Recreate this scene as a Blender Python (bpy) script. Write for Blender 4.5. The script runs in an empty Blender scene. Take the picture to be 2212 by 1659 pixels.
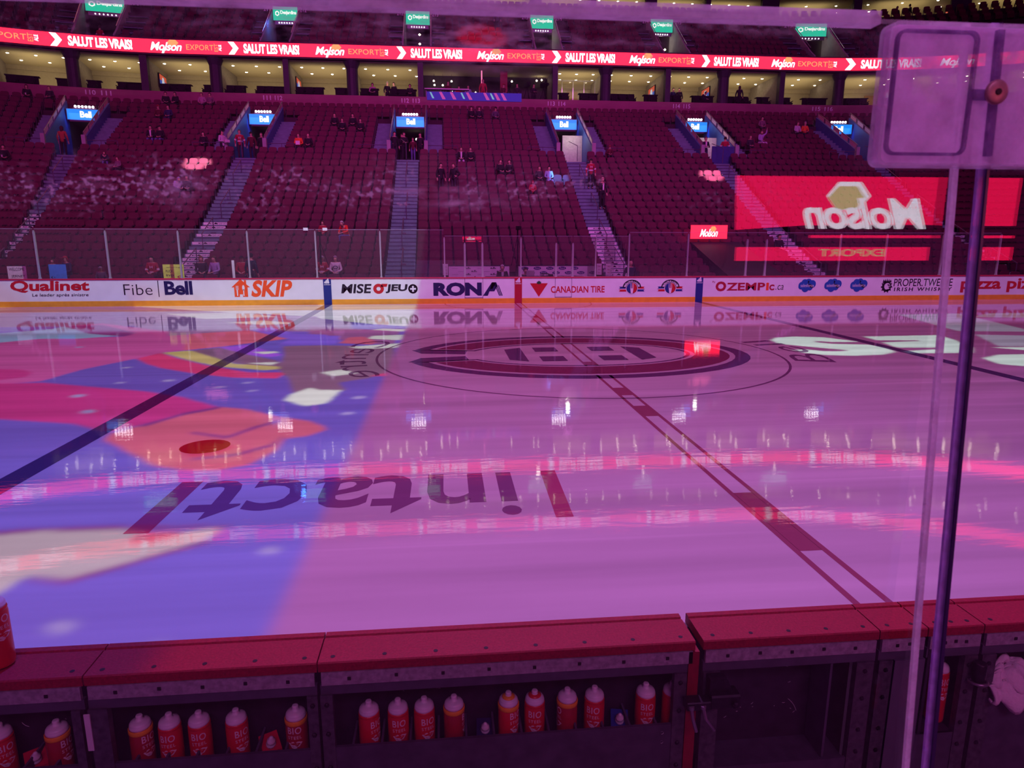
import bpy, bmesh, math, random
import numpy as np
from mathutils import Vector, Matrix, Euler
random.seed(7); RS = np.random.RandomState(5)
SC = bpy.context.scene
COL = SC.collection
PI = math.pi; sin = math.sin; cos = math.cos
# ---------------------------------------------------------------- camera, world, lights, exposure
cam = bpy.data.cameras.new('camera'); camo = bpy.data.objects.new('camera', cam); COL.objects.link(camo)
cam.sensor_width = 36; cam.lens = 36 * 1463.44 / 2212; cam.clip_end = 300; cam.clip_start = .02
_y, _p, _r = 0.097994, 0.208576, 0.001027
_f = Vector((sin(_y) * cos(_p), cos(_y) * cos(_p), -sin(_p))); _x = Vector((cos(_y), -sin(_y), 0)); _u = _x.cross(_f)
_x, _u = _x * cos(_r) + _u * sin(_r), -_x * sin(_r) + _u * cos(_r)
camo.matrix_world = Matrix(((_x.x, _u.x, -_f.x, -3.0333), (_x.y, _u.y, -_f.y, -15.2820), (_x.z, _u.z, -_f.z, 2.5581), (0, 0, 0, 1)))
cam.dof.use_dof = True; cam.dof.focus_distance = 26; cam.dof.aperture_fstop = 16.0
SC.camera = camo
vs = SC.view_settings; vs.view_transform = 'Standard'; vs.look = 'None'; vs.exposure = 0.0; vs.gamma = 1.0; vs.use_curve_mapping = False
SC.cycles.max_bounces = 8; SC.cycles.diffuse_bounces = 2; SC.cycles.glossy_bounces = 3; SC.cycles.transparent_max_bounces = 16
SC.cycles.transmission_bounces = 4; SC.cycles.caustics_reflective = False; SC.cycles.caustics_refractive = False
SC.cycles.sample_clamp_indirect = 4; SC.cycles.use_denoising = True; SC.cycles.use_adaptive_sampling = True; SC.cycles.adaptive_threshold = .03; SC.cycles.adaptive_min_samples = 12
W = bpy.data.worlds.new('world'); SC.world = W; W.use_nodes = True
W.node_tree.nodes['Background'].inputs[0].default_value = (0.25, 0.022, 0.22, 1); W.node_tree.nodes['Background'].inputs[1].default_value = 0.22

def srgb(r, g, b):
    f = lambda c: (c / 255 / 12.92) if c / 255 <= .04045 else ((c / 255 + .055) / 1.055) ** 2.4
    return (f(r), f(g), f(b))

GOBO_C = dict(gry=(128,108,152), wht=(215,222,212), mau=(140,85,140), pnk=(196,78,150), sal=(215,95,110), cya=(130,175,215), dpu=(110,45,120), mag=(190,42,120), sal2=(200,88,105), red=(200,40,70),
              red2=(215,50,100), yel=(200,185,95), brn=(112,88,108), vio=(150,80,225), blu2=(110,92,225), crm=(180,168,172), mnt=(218,240,228), lil=(165,160,180), flk=(150,145,200))
GOBO=[
('gry',[-21.41,13.05,-13.61,11.23,-6.3,8.79,-5.69,4.11,-8.74,5.03,-10.59,3.95,-12.6,6.43,-17.13,6.3]),
('wht',[-16.14,13.39,-6.79,12.57,-6.17,7.87,-11.21,10.32]),
('wht',[-12.98,9.87,-10.39,10.15,-8.73,8.54,-10.99,8.08]),
('wht',[-9.99,6.96,-8.94,7.47,-7.59,6.55,-8.64,6.26]),
('wht',[-21.12,13.45,-19.26,13.04,-20.66,12.69]),
('wht',[-20.11,11.8,-18.92,11.97,-19.93,11.51]),
('wht',[-8.17,12.95,-4.15,12.6,-4.17,5.49,-5.31,6.15,-7.29,7.97]),
('wht',[-5.4,4.57,-4.9,5.03,-4.2,4.79,-4.25,4.3]),
('mau',[-7.16,5.76,-4.34,4.31,-4.31,1.53,-6.76,3.6]),
('wht',[-5.04,3.45,-4.19,3.61,-4.23,2.53,-5.1,2.89]),
('pnk',[-15.31,2.9,-13.72,3.67,-11.71,3.91,-10.59,3.95,-9.44,4.61,-8.56,1.8,-9.63,1.0,-9.93,0.04,-10.37,-1.04,-10.52,-2.2,-11.72,-2.6]),
('sal',[-10.12,4.27,-8.73,4.97,-7.23,3.08,-8.56,1.8,-9.24,1.29]),
('pnk',[-14.55,6.42,-13.77,7.1,-10.95,4.91,-10.56,3.89,-11.67,3.82]),
('cya',[-16.24,4.32,-14.55,5.73,-14.55,6.42,-13.0,4.62,-11.9,4.07,-12.79,3.59,-13.72,3.67,-14.98,2.39]),
('dpu',[-14.55,6.42,-13.58,6.7,-11.73,4.66,-11.71,3.91,-13.0,4.62]),
('mag',[-11.89,-2.33,-10.39,-2.34,-8.2,-3.29,-7.41,-3.81,-6.63,-4.55,-7.0,-4.93,-7.37,-5.56,-7.62,-5.92,-8.34,-5.39,-10.28,-4.8]),
('mag',[-13.0,-0.64,-11.57,-0.93,-11.18,-1.28,-11.03,-1.73,-11.81,-2.47]),
('sal2',[-7.36,-5.6,-7.0,-4.93,-6.59,-4.55,-6.14,-4.74,-5.53,-5.25,-5.05,-5.54,-4.8,-5.81,-4.7,-6.05,-4.9,-6.35,-5.18,-6.43,-5.16,-6.94,-5.34,-7.49,-5.63,-7.65,-6.03,-7.63,-6.41,-7.44,-6.87,-6.96,-7.5,-6.28,-7.59,-5.99]),
('red',[-6.3,-6.9,-6.19,-6.6,-5.91,-6.56,-5.72,-6.77,-5.81,-7.06,-6.12,-7.14]),
('dpu',[-7.35,-5.57,-7.02,-4.89,-6.6,-4.51,-6.53,-4.66,-6.96,-5.04,-7.28,-5.69]),
('dpu',[-6.54,-5.96,-5.97,-6.25,-5.76,-5.81,-5.48,-5.46,-5.45,-5.57,-5.71,-5.93,-5.93,-6.37,-6.48,-6.08]),
('dpu',[-6.11,-7.17,-5.64,-7.05,-5.29,-6.68,-5.25,-6.32,-5.21,-6.39,-5.25,-6.8,-5.61,-7.15,-6.07,-7.25]),
('red2',[-9.85,0.22,-9.63,1.0,-9.02,0.24,-8.06,-0.76,-6.92,-1.67,-6.2,-1.74,-6.21,-2.33,-7.06,-2.18,-7.88,-1.74,-8.84,-1.02,-9.36,-0.46]),
('brn',[-9.04,1.27,-8.53,1.68,-7.51,0.5,-6.67,-0.35,-6.27,-1.42,-7.53,-0.55,-8.44,0.38]),
('yel',[-9.6,1.0,-9.07,1.28,-8.51,0.59,-7.51,-0.64,-6.5,-1.07,-6.29,-1.34,-6.7,-1.46,-7.71,-0.96,-8.56,-0.18]),
('vio',[-8.53,1.68,-7.95,2.1,-7.12,0.88,-6.75,0.43,-6.94,0.15,-7.51,0.5]),
('brn',[-7.05,1.78,-5.99,1.8,-5.12,-3.46,-5.66,-3.64,-6.02,-2.34,-6.42,-1.41,-6.72,0.43]),
('brn',[-6.13,1.82,-4.29,1.53,-4.22,-0.2,-4.18,-1.93,-4.52,-2.48,-5.01,-2.84,-4.79,-3.49,-5.17,-3.75]),
('wht',[-7.53,0.92,-7.04,0.98,-6.92,0.76,-7.21,0.57]),
('wht',[-7.28,-0.57,-6.62,-0.54,-6.69,-0.88]),
('blu2',[-8.71,5.2,-8.28,5.68,-7.34,4.11,-6.32,3.8,-6.01,1.93,-7.22,2.04,-7.16,3.07,-8.15,4.34]),
('blu2',[-6.45,3.64,-5.92,3.53,-5.81,2.03,-6.15,1.94]),
('sal2',[-5.75,2.15,-5.64,3.21,-5.26,3.32,-4.81,2.32,-4.87,1.82]),
('wht',[-5.41,1.51,-4.19,2.01,-4.22,1.28,-5.08,1.13]),
('wht',[-5.51,-1.8,-5.15,-1.52,-4.78,-1.95,-5.22,-2.2]),
('red2',[-4.51,-2.27,-4.18,-1.93,-4.18,-2.3]),
('wht',[-5.67,-4.19,-5.68,-3.76,-5.46,-3.25,-5.23,-3.45,-4.87,-3.48,-4.96,-4.46,-5.27,-4.63]),
('crm',[-7.44,-9.34,-6.73,-9.21,-6.43,-9.17,-6.03,-9.23,-5.74,-9.32,-5.41,-9.35,-5.12,-9.28,-5.09,-9.38,-5.18,-9.56,-5.46,-9.78,-5.7,-9.97,-5.86,-10.1,-5.99,-10.16,-6.18,-10.11,-6.32,-10.08,-6.33,-10.22,-6.42,-10.57]),
('sal2',[-5.81,-9.54,-5.8,-9.31,-5.44,-9.35,-5.4,-9.38,-5.52,-9.55]),
('dpu',[-7.28,-9.2,-6.76,-9.14,-6.06,-9.16,-5.07,-9.24,-5.05,-9.29,-6.03,-9.24,-6.72,-9.22,-7.22,-9.3]),
('dpu',[-6.32,-10.09,-5.99,-10.17,-5.7,-9.97,-5.46,-9.78,-5.1,-9.53,-5.08,-9.6,-5.43,-9.85,-5.67,-10.04,-5.95,-10.25,-6.26,-10.16]),
('mnt',[5.48,1.65,5.82,2.09,6.45,2.26,7.17,2.05,7.64,1.19,7.38,1.16,6.92,1.2,6.61,1.41,6.43,1.25,6.74,0.89,7.56,0.69,7.7,0.19,7.51,-0.46,6.96,-0.79,6.2,-0.87,5.59,-0.71,5.28,-0.37,5.24,0.07,5.61,0.11,5.88,-0.21,6.33,-0.25,6.56,-0.11,6.26,0.14,5.81,0.6,5.4,1.01]),
('mnt',[8.33,2.09,10.59,2.18,10.34,1.21,9.82,-0.0,9.23,-0.73,7.68,-0.69,7.75,-0.38,8.9,-0.15,9.03,0.07,7.98,0.17,8.16,1.01,9.33,1.17,9.34,1.3,8.26,1.4]),
('lil',[12.97,7.33,15.41,7.52,14.11,3.27,13.76,2.63,11.78,2.94]),
('lil',[15.07,6.39,16.47,7.42,19.02,7.61,17.33,5.82]),
('lil',[11.71,2.19,13.2,1.81,11.56,0.04,10.64,0.12]),
('mnt',[10.35,-0.04,11.48,-0.05,10.93,-0.64]),
('mnt',[8.9,-1.45,9.65,-1.04,10.84,-1.06,9.29,-2.7,8.67,-2.17]),
('flk',[-9.11,-3.49,-9.09,-3.59,-9.14,-3.65,-9.22,-3.65,-9.3,-3.58,-9.32,-3.49,-9.28,-3.42,-9.19,-3.42]),
('flk',[-8.4,-4.64,-8.38,-4.73,-8.42,-4.79,-8.5,-4.78,-8.58,-4.71,-8.6,-4.62,-8.56,-4.56,-8.48,-4.57]),
('flk',[-9.49,-0.85,-9.48,-0.92,-9.54,-0.99,-9.61,-1.0,-9.67,-0.96,-9.67,-0.88,-9.62,-0.82,-9.55,-0.8]),
('flk',[-8.1,-2.3,-8.09,-2.38,-8.15,-2.45,-8.23,-2.45,-8.29,-2.4,-8.3,-2.31,-8.24,-2.25,-8.16,-2.24]),
('flk',[-8.92,-2.43,-8.91,-2.49,-8.96,-2.54,-9.03,-2.55,-9.08,-2.52,-9.08,-2.46,-9.04,-2.4,-8.97,-2.39]),
('flk',[-6.58,-2.65,-6.59,-2.71,-6.65,-2.76,-6.72,-2.77,-6.77,-2.73,-6.76,-2.67,-6.7,-2.62,-6.63,-2.61]),
('flk',[-6.97,-3.0,-6.98,-3.05,-7.03,-3.1,-7.1,-3.11,-7.15,-3.08,-7.14,-3.02,-7.09,-2.97,-7.02,-2.96]),
('flk',[-6.32,-3.36,-6.33,-3.42,-6.38,-3.46,-6.45,-3.47,-6.49,-3.44,-6.48,-3.38,-6.43,-3.34,-6.36,-3.33]),
('flk',[-11.89,2.13,-11.87,2.04,-11.91,1.97,-11.97,1.95,-12.03,2.0,-12.05,2.09,-12.02,2.16,-11.95,2.18]),
('flk',[-5.57,-10.85,-5.56,-10.91,-5.61,-10.94,-5.69,-10.93,-5.76,-10.87,-5.78,-10.82,-5.73,-10.79,-5.64,-10.8]),
('flk',[-4.46,-9.81,-4.47,-9.85,-4.52,-9.88,-4.58,-9.87,-4.63,-9.83,-4.62,-9.78,-4.57,-9.75,-4.51,-9.76]),
('flk',[-4.87,-11.15,-4.88,-11.17,-4.93,-11.18,-4.99,-11.18,-5.02,-11.16,-5.01,-11.14,-4.96,-11.13,-4.9,-11.13]),
('flk',[-4.38,-4.04,-4.39,-4.13,-4.47,-4.19,-4.56,-4.19,-4.61,-4.13,-4.59,-4.05,-4.51,-3.99,-4.43,-3.99]),
('flk',[-4.43,-5.13,-4.45,-5.2,-4.52,-5.25,-4.59,-5.25,-4.64,-5.2,-4.62,-5.13,-4.56,-5.08,-4.48,-5.08]),
]

def make_gobo():
    """the moving picture two overhead projectors throw on the ice, drawn from polygons in metres of ice"""
    N = 1400; M = 1100; X0, X1, Y0, Y1 = -25., 17., -15., 18.
    xs = X0 + (np.arange(N) + .5) * (X1 - X0) / N; ys = Y0 + (np.arange(M) + .5) * (Y1 - Y0) / M
    XX, YY = np.meshgrid(xs, ys)
    img = np.empty((M, N, 3), np.float32)
    right = np.array(srgb(127, 62, 106)); right2 = np.array(srgb(130, 76, 142)); left = np.array(srgb(70, 80, 186)); dark = np.array(srgb(150, 75, 150))
    t = np.clip((YY + 13) / 14, 0, 1)[..., None]
    img[:] = right2 * (1 - t) + right * t
    edge = np.clip((-4.22 + .03 * (YY / 12) - XX) / .10 + .5, 0, 1)[..., None]
    lb = left * (1 + .12 * np.sin(YY * .5))[..., None]
    lb = np.where(YY[..., None] > 12.93, np.array((.62, .84, .95)), lb); img[:] = np.where(YY[..., None] > 12.93, np.array((.37, .20, .47)), img)
    off = np.clip((np.where(XX < -4.2, 14.6, 13.75) - YY) / .15, .13, 1)[..., None]
    pic = np.broadcast_to(lb, img.shape).copy(); ov = np.zeros((M, N), np.float32)
    for k, f in GOBO:
        P = np.array(f).reshape(-1, 2); c = np.array(srgb(*GOBO_C[k]))
        i0 = max(0, int((P[:, 0].min() - X0) / (X1 - X0) * N) - 2); i1 = min(N, int((P[:, 0].max() - X0) / (X1 - X0) * N) + 3)
        j0 = max(0, int((P[:, 1].min() - Y0) / (Y1 - Y0) * M) - 2); j1 = min(M, int((P[:, 1].max() - Y0) / (Y1 - Y0) * M) + 3)
        if i1 <= i0 or j1 <= j0: continue
        x = XX[j0:j1, i0:i1]; y = YY[j0:j1, i0:i1]; ins = np.zeros(x.shape, bool)
        for a in range(len(P)):
            (xa, ya), (xb, yb) = P[a - 1], P[a]
            if ya == yb: continue
            ins ^= ((ya > y) != (yb > y)) & (x < (xb - xa) * (y - ya) / (yb - ya) + xa)
        if k in ('mnt', 'lil'):
            img[j0:j1, i0:i1][ins] = c * .8
        else: pic[j0:j1, i0:i1][ins] = c
    pic *= .72
    img = (img * (1 - edge) + pic * edge) * off
    for _ in range(2):
        img[1:-1] = (img[:-2] + 2 * img[1:-1] + img[2:]) / 4; img[:, 1:-1] = (img[:, :-2] + 2 * img[:, 1:-1] + img[:, 2:]) / 4
    im = bpy.data.images.new('projected_picture', N, M, float_buffer=True); im.colorspace_settings.name = 'Non-Color'
    px = np.ones((M, N, 4), np.float32); px[..., :3] = img; im.pixels.foreach_set(px.ravel()); im.update(); im.pack()
    return im, (X0, X1, Y0, Y1)
def projector():
    im, (X0, X1, Y0, Y1) = make_gobo(); H = 30.
    l = bpy.data.lights.new('ice_projector', 'SPOT'); l.energy = 17000; l.spot_size = math.radians(112); l.spot_blend = .12; l.shadow_soft_size = .06
    l.use_nodes = True; nt = l.node_tree; em = nt.nodes['Emission']
    tc = nt.nodes.new('ShaderNodeTexCoord'); sp = nt.nodes.new('ShaderNodeSeparateXYZ'); nt.links.new(tc.outputs['Normal'], sp.inputs[0])
    def m(op, a, b):
        n = nt.nodes.new('ShaderNodeMath'); n.operation = op
        for i, v in enumerate((a, b)):
            if isinstance(v, (int, float)): n.inputs[i].default_value = v
            else: nt.links.new(v, n.inputs[i])
        return n.outputs[0]
    az = m('ABSOLUTE', sp.outputs[2], 0.)
    u = m('MULTIPLY_ADD', m('DIVIDE', sp.outputs[0], az), H / (X1 - X0)); u.node.inputs[2].default_value = (0 - X0) / (X1 - X0)
    v = m('MULTIPLY_ADD', m('DIVIDE', sp.outputs[1], az), H / (Y1 - Y0)); v.node.inputs[2].default_value = (0 - Y0) / (Y1 - Y0)
    cb = nt.nodes.new('ShaderNodeCombineXYZ'); nt.links.new(u, cb.inputs[0]); nt.links.new(v, cb.inputs[1])
    tx = nt.nodes.new('ShaderNodeTexImage'); tx.image = im; tx.extension = 'EXTEND'; nt.links.new(cb.outputs[0], tx.inputs[0])
    nt.links.new(tx.outputs[0], em.inputs[0]); em.inputs[1].default_value = 4.2
    o = bpy.data.objects.new('ice_projector', l); COL.objects.link(o); o.location = (0, 0, H); return o
projector()
def area(name, loc, tgt, sx, sy, e, c, spread=180):
    l = bpy.data.lights.new(name, 'AREA'); l.shape = 'RECTANGLE'; l.size = sx; l.size_y = sy; l.energy = e; l.color = c; l.spread = math.radians(spread)
    o = bpy.data.objects.new(name, l); COL.objects.link(o); o.location = loc
    o.rotation_euler = (Vector(tgt) - Vector(loc)).to_track_quat('-Z', 'Y').to_euler(); return o
area('house_wash', (-4, -6, 27), (-4, 30, 8), 50, 4, 2300, (1., .085, .60), 72)
area('house_wash', (6, -10, 28), (4, 30, 8), 40, 4, 950, (.45, .10, .9), 72)
area('bench_wash', (-2, -24, 11), (-2, -13.2, .8), 8, 2, 330, (.95, .30, .95)); area('glass_fill', (-2, -9, 14), (-2, -14.2, 2.2), 8, 2, 110, (1., .22, .8))  # second lamp is added, to brighten the near glass and bracket

# ---------------------------------------------------------------- helpers
MATS = {}
def mat(name, c=(.5, .5, .5), rough=.6, metal=0., emit=0., var=.12, scale=8., spec=.5, bump=0., alpha=1.):
    if name in MATS: return MATS[name]
    m = bpy.data.materials.new(name); m.use_nodes = True; nt = m.node_tree; b = nt.nodes['Principled BSDF']
    b.inputs['Base Color'].default_value = (*c, 1); b.inputs['Roughness'].default_value = rough; b.inputs['Metallic'].default_value = metal
    b.inputs['Specular IOR Level'].default_value = spec
    if emit:
        b.inputs['Emission Color'].default_value = (*c, 1); b.inputs['Emission Strength'].default_value = emit; b.inputs['Base Color'].default_value = (.02, .02, .02, 1)
    elif var or bump:
        tc = nt.nodes.new('ShaderNodeTexCoord'); nz = nt.nodes.new('ShaderNodeTexNoise'); nz.inputs['Scale'].default_value = scale; nz.inputs['Detail'].default_value = 4
        nt.links.new(tc.outputs['Object'], nz.inputs['Vector'])
        if var:
            mr = nt.nodes.new('ShaderNodeMapRange'); mr.inputs[1].default_value = .3; mr.inputs[2].default_value = .7; mr.inputs[3].default_value = 1 - var; mr.inputs[4].default_value = 1 + var
            nt.links.new(nz.outputs['Fac'], mr.inputs[0])
            vm = nt.nodes.new('ShaderNodeVectorMath'); vm.operation = 'SCALE'; vm.inputs[0].default_value = c; nt.links.new(mr.outputs[0], vm.inputs['Scale'])
            nt.links.new(vm.outputs[0], b.inputs['Base Color'])
        if bump:
            bp = nt.nodes.new('ShaderNodeBump'); bp.inputs['Strength'].default_value = bump; bp.inputs['Distance'].default_value = .01
            nt.links.new(nz.outputs['Fac'], bp.inputs['Height']); nt.links.new(bp.outputs[0], b.inputs['Normal'])
    if alpha < 1: b.inputs['Alpha'].default_value = alpha
    MATS[name] = m; return m

class MB:
    """collects shapes and links them as ONE mesh object"""
    def __init__(s): s.v = []; s.f = []
    def add(s, v, f):
        n = len(s.v); s.v += [tuple(map(float, q)) for q in v]; s.f += [tuple(i + n for i in q) for q in f]; return s
    def box(s, x0, x1, y0, y1, z0, z1, fn=None):
        v = [(x, y, z) for x in (x0, x1) for y in (y0, y1) for z in (z0, z1)]
        if fn: v = [fn(*q) for q in v]
        return s.add(v, [(0, 1, 3, 2), (4, 6, 7, 5), (0, 4, 5, 1), (2, 3, 7, 6), (0, 2, 6, 4), (1, 5, 7, 3)])
    def bbox(s, x0, x1, y0, y1, z0, z1, b):
        """box with bevelled long edges along x"""
        P = [(y0 + b, z0), (y1 - b, z0), (y1, z0 + b), (y1, z1 - b), (y1 - b, z1), (y0 + b, z1), (y0, z1 - b), (y0, z0 + b)]
        n = 8; v = [(x0, *q) for q in P] + [(x1, *q) for q in P]
        return s.add(v, [tuple(range(n))[::-1], tuple(range(n, 2 * n))] + [(i, (i + 1) % n, n + (i + 1) % n, n + i) for i in range(n)])
    def quad(s, a, b, c, d): return s.add([a, b, c, d], [(0, 1, 2, 3)])
    def tube(s, pts, r, n=8, cap=True):
        P = [Vector(p) for p in pts]; R = r if hasattr(r, '__len__') else [r] * len(P); v = []; f = []
        for i, p in enumerate(P):
            d = (P[min(i + 1, len(P) - 1)] - P[max(i - 1, 0)]).normalized()
            a = d.cross(Vector((0, 0, 1)) if abs(d.z) < .9 else Vector((1, 0, 0))).normalized(); b = d.cross(a)
            v += [p + (a * cos(2 * PI * k / n) + b * sin(2 * PI * k / n)) * R[i] for k in range(n)]
        for i in range(len(P) - 1): f += [(i * n + k, i * n + (k + 1) % n, (i + 1) * n + (k + 1) % n, (i + 1) * n + k) for k in range(n)]
        if cap: f += [tuple(range(n))[::-1], tuple(range((len(P) - 1) * n, len(P) * n))]
        return s.add(v, f)
    def lathe(s, prof, c=(0, 0, 0), n=16, fn=None):
        v = []; f = []
        for r, z in prof: v += [(c[0] + r * cos(2 * PI * k / n), c[1] + r * sin(2 * PI * k / n), c[2] + z) for k in range(n)]
        for i in range(len(prof) - 1): f += [(i * n + k, i * n + (k + 1) % n, (i + 1) * n + (k + 1) % n, (i + 1) * n + k) for k in range(n)]
        f += [tuple(range(n))[::-1], tuple(range((len(prof) - 1) * n, len(prof) * n))]
        if fn: v = [fn(*q) for q in v]
        return s.add(v, f)
    def prism(s, poly, fn, t0, t1):
        """poly of (u,v); fn(u,v,t) -> point"""
        n = len(poly); v = [fn(a, b, t0) for a, b in poly] + [fn(a, b, t1) for a, b in poly]
        return s.add(v, [tuple(range(n))[::-1], tuple(range(n, 2 * n))] + [(i, (i + 1) % n, n + (i + 1) % n, n + i) for i in range(n)])
    def build(s, name, m, parent=None, smooth=False, loc=None, kind=None):
        me = bpy.data.meshes.new(name); me.from_pydata(s.v, [], s.f); me.update()
        if smooth: me.polygons.foreach_set('use_smooth', [True] * len(me.polygons))
        if m: me.materials.append(m)
        o = bpy.data.objects.new(name, me); COL.objects.link(o)
        if parent: o.parent = parent
        if loc: o.location = loc
        if kind: o['kind'] = kind
        return o
def tag(o, label, cat, group=None, kind=None):
    o['label'] = label; o['category'] = cat
    if group: o['group'] = group
    if kind: o['kind'] = kind
    return o
def thing(name, label, cat, loc=(0, 0, 0), rz=0., group=None, kind=None):
    o = bpy.data.objects.new(name, None); COL.objects.link(o); o.location = loc; o.rotation_euler = (0, 0, rz); o.empty_display_size = .2
    return tag(o, label, cat, group, kind)
def dup(root, loc, rz, label=None, group=None, slots=None, scale=None):
    def cp(o, par):
        c = o.copy(); COL.objects.link(c); c.parent = par
        for ch in o.children: cp(ch, c)
        return c
    r = cp(root, None); r.location = loc; r.rotation_euler = (0, 0, rz)
    if scale: r.scale = (scale,) * 3
    if label: r['label'] = label
    if group: r['group'] = group
    return r
def setmat(o, m):
    o.material_slots[0].link = 'OBJECT'; o.material_slots[0].material = m
_TC = {}
def text_geo(s, bold=0., spacing=1., res=3):
    k = (s, bold, spacing, res)
    if k not in _TC:
        c = bpy.data.curves.new('t', 'FONT'); c.body = s; c.size = 1; c.offset = bold; c.space_character = spacing; c.resolution_u = res; c.fill_mode = 'BOTH'
        o = bpy.data.objects.new('t', c); me = bpy.data.meshes.new_from_object(o)
        v = [tuple(q.co) for q in me.vertices]; f = [tuple(p.vertices) for p in me.polygons]
        bpy.data.objects.remove(o); bpy.data.curves.remove(c); bpy.data.meshes.remove(me)
        x0 = min(q[0] for q in v); x1 = max(q[0] for q in v); y0 = min(q[1] for q in v); y1 = max(q[1] for q in v)
        _TC[k] = ([((q[0] - x0) / (x1 - x0), (q[1] - y0) / (y1 - y0)) for q in v], f, (x1 - x0) / (y1 - y0))
    return _TC[k]
def text(mb, s, box, fn, bold=0., shear=0., spacing=1., res=3, rot=0):
    """lettering s fitted to box (u0,u1,v0,v1), mapped by fn(u,v)"""
    v, f, _ = text_geo(s, bold, spacing, res); u0, u1, v0, v1 = box; h = v1 - v0; sh = shear * h; W_ = u1 - u0 - abs(sh)
    out = []
    for a, b in v:
        if rot: a, b = 1 - b, a
        out.append(fn(u0 + a * W_ + (b * sh if sh > 0 else (b - 1) * sh), v0 + b * h))
    mb.add(out, f); return mb
def ell(cx, cy, rx, ry, n=24, a0=0., a1=2 * PI, rot=0.):
    full = abs(a1 - a0 - 2 * PI) < 1e-6; o = []
    for i in range(n if full else n + 1):
        t = a0 + (a1 - a0) * i / n; x = rx * cos(t); y = ry * sin(t); o.append((cx + x * cos(rot) - y * sin(rot), cy + x * sin(rot) + y * cos(rot)))
    return o
def band(mb, outer, inner, fn, closed=True):
    n = len(outer); v = [fn(*p) for p in outer] + [fn(*p) for p in inner]
    mb.add(v, [(i, (i + 1) % n, n + (i + 1) % n, n + i) for i in range(n if closed else n - 1)]); return mb
def poly(mb, pts, fn):
    from mathutils.geometry import tessellate_polygon
    t = tessellate_polygon([[Vector((a, b, 0)) for a, b in pts]]); mb.add([fn(*p) for p in pts], [tuple(q) for q in t]); return mb
YB = 12.954

# ---------------------------------------------------------------- the ice
def ice_mat(name, c, var=.05):
    m = bpy.data.materials.new(name); m.use_nodes = True; nt = m.node_tree; b = nt.nodes['Principled BSDF']; L = nt.links.new
    tc = nt.nodes.new('ShaderNodeTexCoord')
    def noise(sc, det, scale):
        mp = nt.nodes.new('ShaderNodeMapping'); mp.inputs['Scale'].default_value = sc; L(tc.outputs['Object'], mp.inputs[0])
        n = nt.nodes.new('ShaderNodeTexNoise'); n.inputs['Scale'].default_value = scale; n.inputs['Detail'].default_value = det; L(mp.outputs[0], n.inputs[0]); return n.outputs['Fac']
    # flooded bands left by the resurfacer run along the rink
    n1 = noise((.06, 1.0, 1), 5, 1.6)
    mr = nt.nodes.new('ShaderNodeMapRange'); mr.inputs[1].default_value = .35; mr.inputs[2].default_value = .68; mr.inputs[3].default_value = 1 - var; mr.inputs[4].default_value = 1 + var; L(n1, mr.inputs[0])
    n4 = noise((.02, 1.6, 1), 3, 2.2); mr2 = nt.nodes.new('ShaderNodeMapRange'); mr2.inputs[1].default_value = .60; mr2.inputs[2].default_value = .72; mr2.inputs[3].default_value = 1.; mr2.inputs[4].default_value = 1.16; L(n4, mr2.inputs[0]); mm = nt.nodes.new('ShaderNodeMath'); mm.operation = 'MULTIPLY'; L(mr.outputs[0], mm.inputs[0]); L(mr2.outputs[0], mm.inputs[1]); mr = mm
    vm = nt.nodes.new('ShaderNodeVectorMath'); vm.operation = 'SCALE'; vm.inputs[0].default_value = c; L(mr.outputs[0], vm.inputs['Scale']); L(vm.outputs[0], b.inputs['Base Color'])
    b.inputs['IOR'].default_value = 1.33; b.inputs['Roughness'].default_value = .5; b.inputs['Specular IOR Level'].default_value = 0.
    b.inputs['Coat Weight'].default_value = 1.; b.inputs['Coat IOR'].default_value = 1.33; b.inputs['Coat Roughness'].default_value = .02
    n2 = noise((.25, 1., 1), 3, 9.); n3 = noise((1, 1.6, 1), 2, 55.)
    mx = nt.nodes.new('ShaderNodeMath'); mx.operation = 'MULTIPLY_ADD'; L(n3, mx.inputs[0]); mx.inputs[1].default_value = .10; L(n2, mx.inputs[2])
    bp = nt.nodes.new('ShaderNodeBump'); bp.inputs['Strength'].default_value = 1.; bp.inputs['Distance'].default_value = .0006; L(mx.outputs[0], bp.inputs['Height']); L(bp.outputs[0], b.inputs['Coat Normal'])
    return m
ICE = ice_mat('ice_white', (.78, .78, .82), .15)
def rink(hx, hy, r, n=14):
    o = []
    for sx, sy, a in ((1, 1, 0), (-1, 1, PI / 2), (-1, -1, PI), (1, -1, 3 * PI / 2)):
        o += [(sx * (hx - r) + r * cos(a + PI / 2 * i / n), sy * (hy - r) + r * sin(a + PI / 2 * i / n)) for i in range(n + 1)]
    return o
mb = MB(); mb.add([(x, y, 0) for x, y in rink(30.48, YB, 8.53)], [tuple(range(60))])
ice = mb.build('floor', ICE); tag(ice, 'glossy ice sheet of the hockey rink under purple light', 'ice rink', kind='structure')
_lay = [0]
def ice_paint(name, mb, c, label=None):
    o = mb.build(name, ice_mat('ice_' + name, c, .04), ice)
    if label: o['label'] = label
    return o
LZ = lambda k: (lambda x, y: (x, y, .0012 * k))
q = LZ(1)
for sx in (-1, 1):
    m_ = MB(); m_.add([q(sx * 7.77 - .15, -YB), q(sx * 7.77 + .15, -YB), q(sx * 7.77 + .15, YB), q(sx * 7.77 - .15, YB)], [(0, 1, 2, 3)]); ice_paint('blue_line', m_, (.10, .08, .20), 'dark blue line across the ice')
m_ = MB()
for sx in (-1, 1): m_.add([q(sx * .125 - .028, -YB), q(sx * .125 + .028, -YB), q(sx * .125 + .028, YB), q(sx * .125 - .028, YB)], [(0, 1, 2, 3)])
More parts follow.
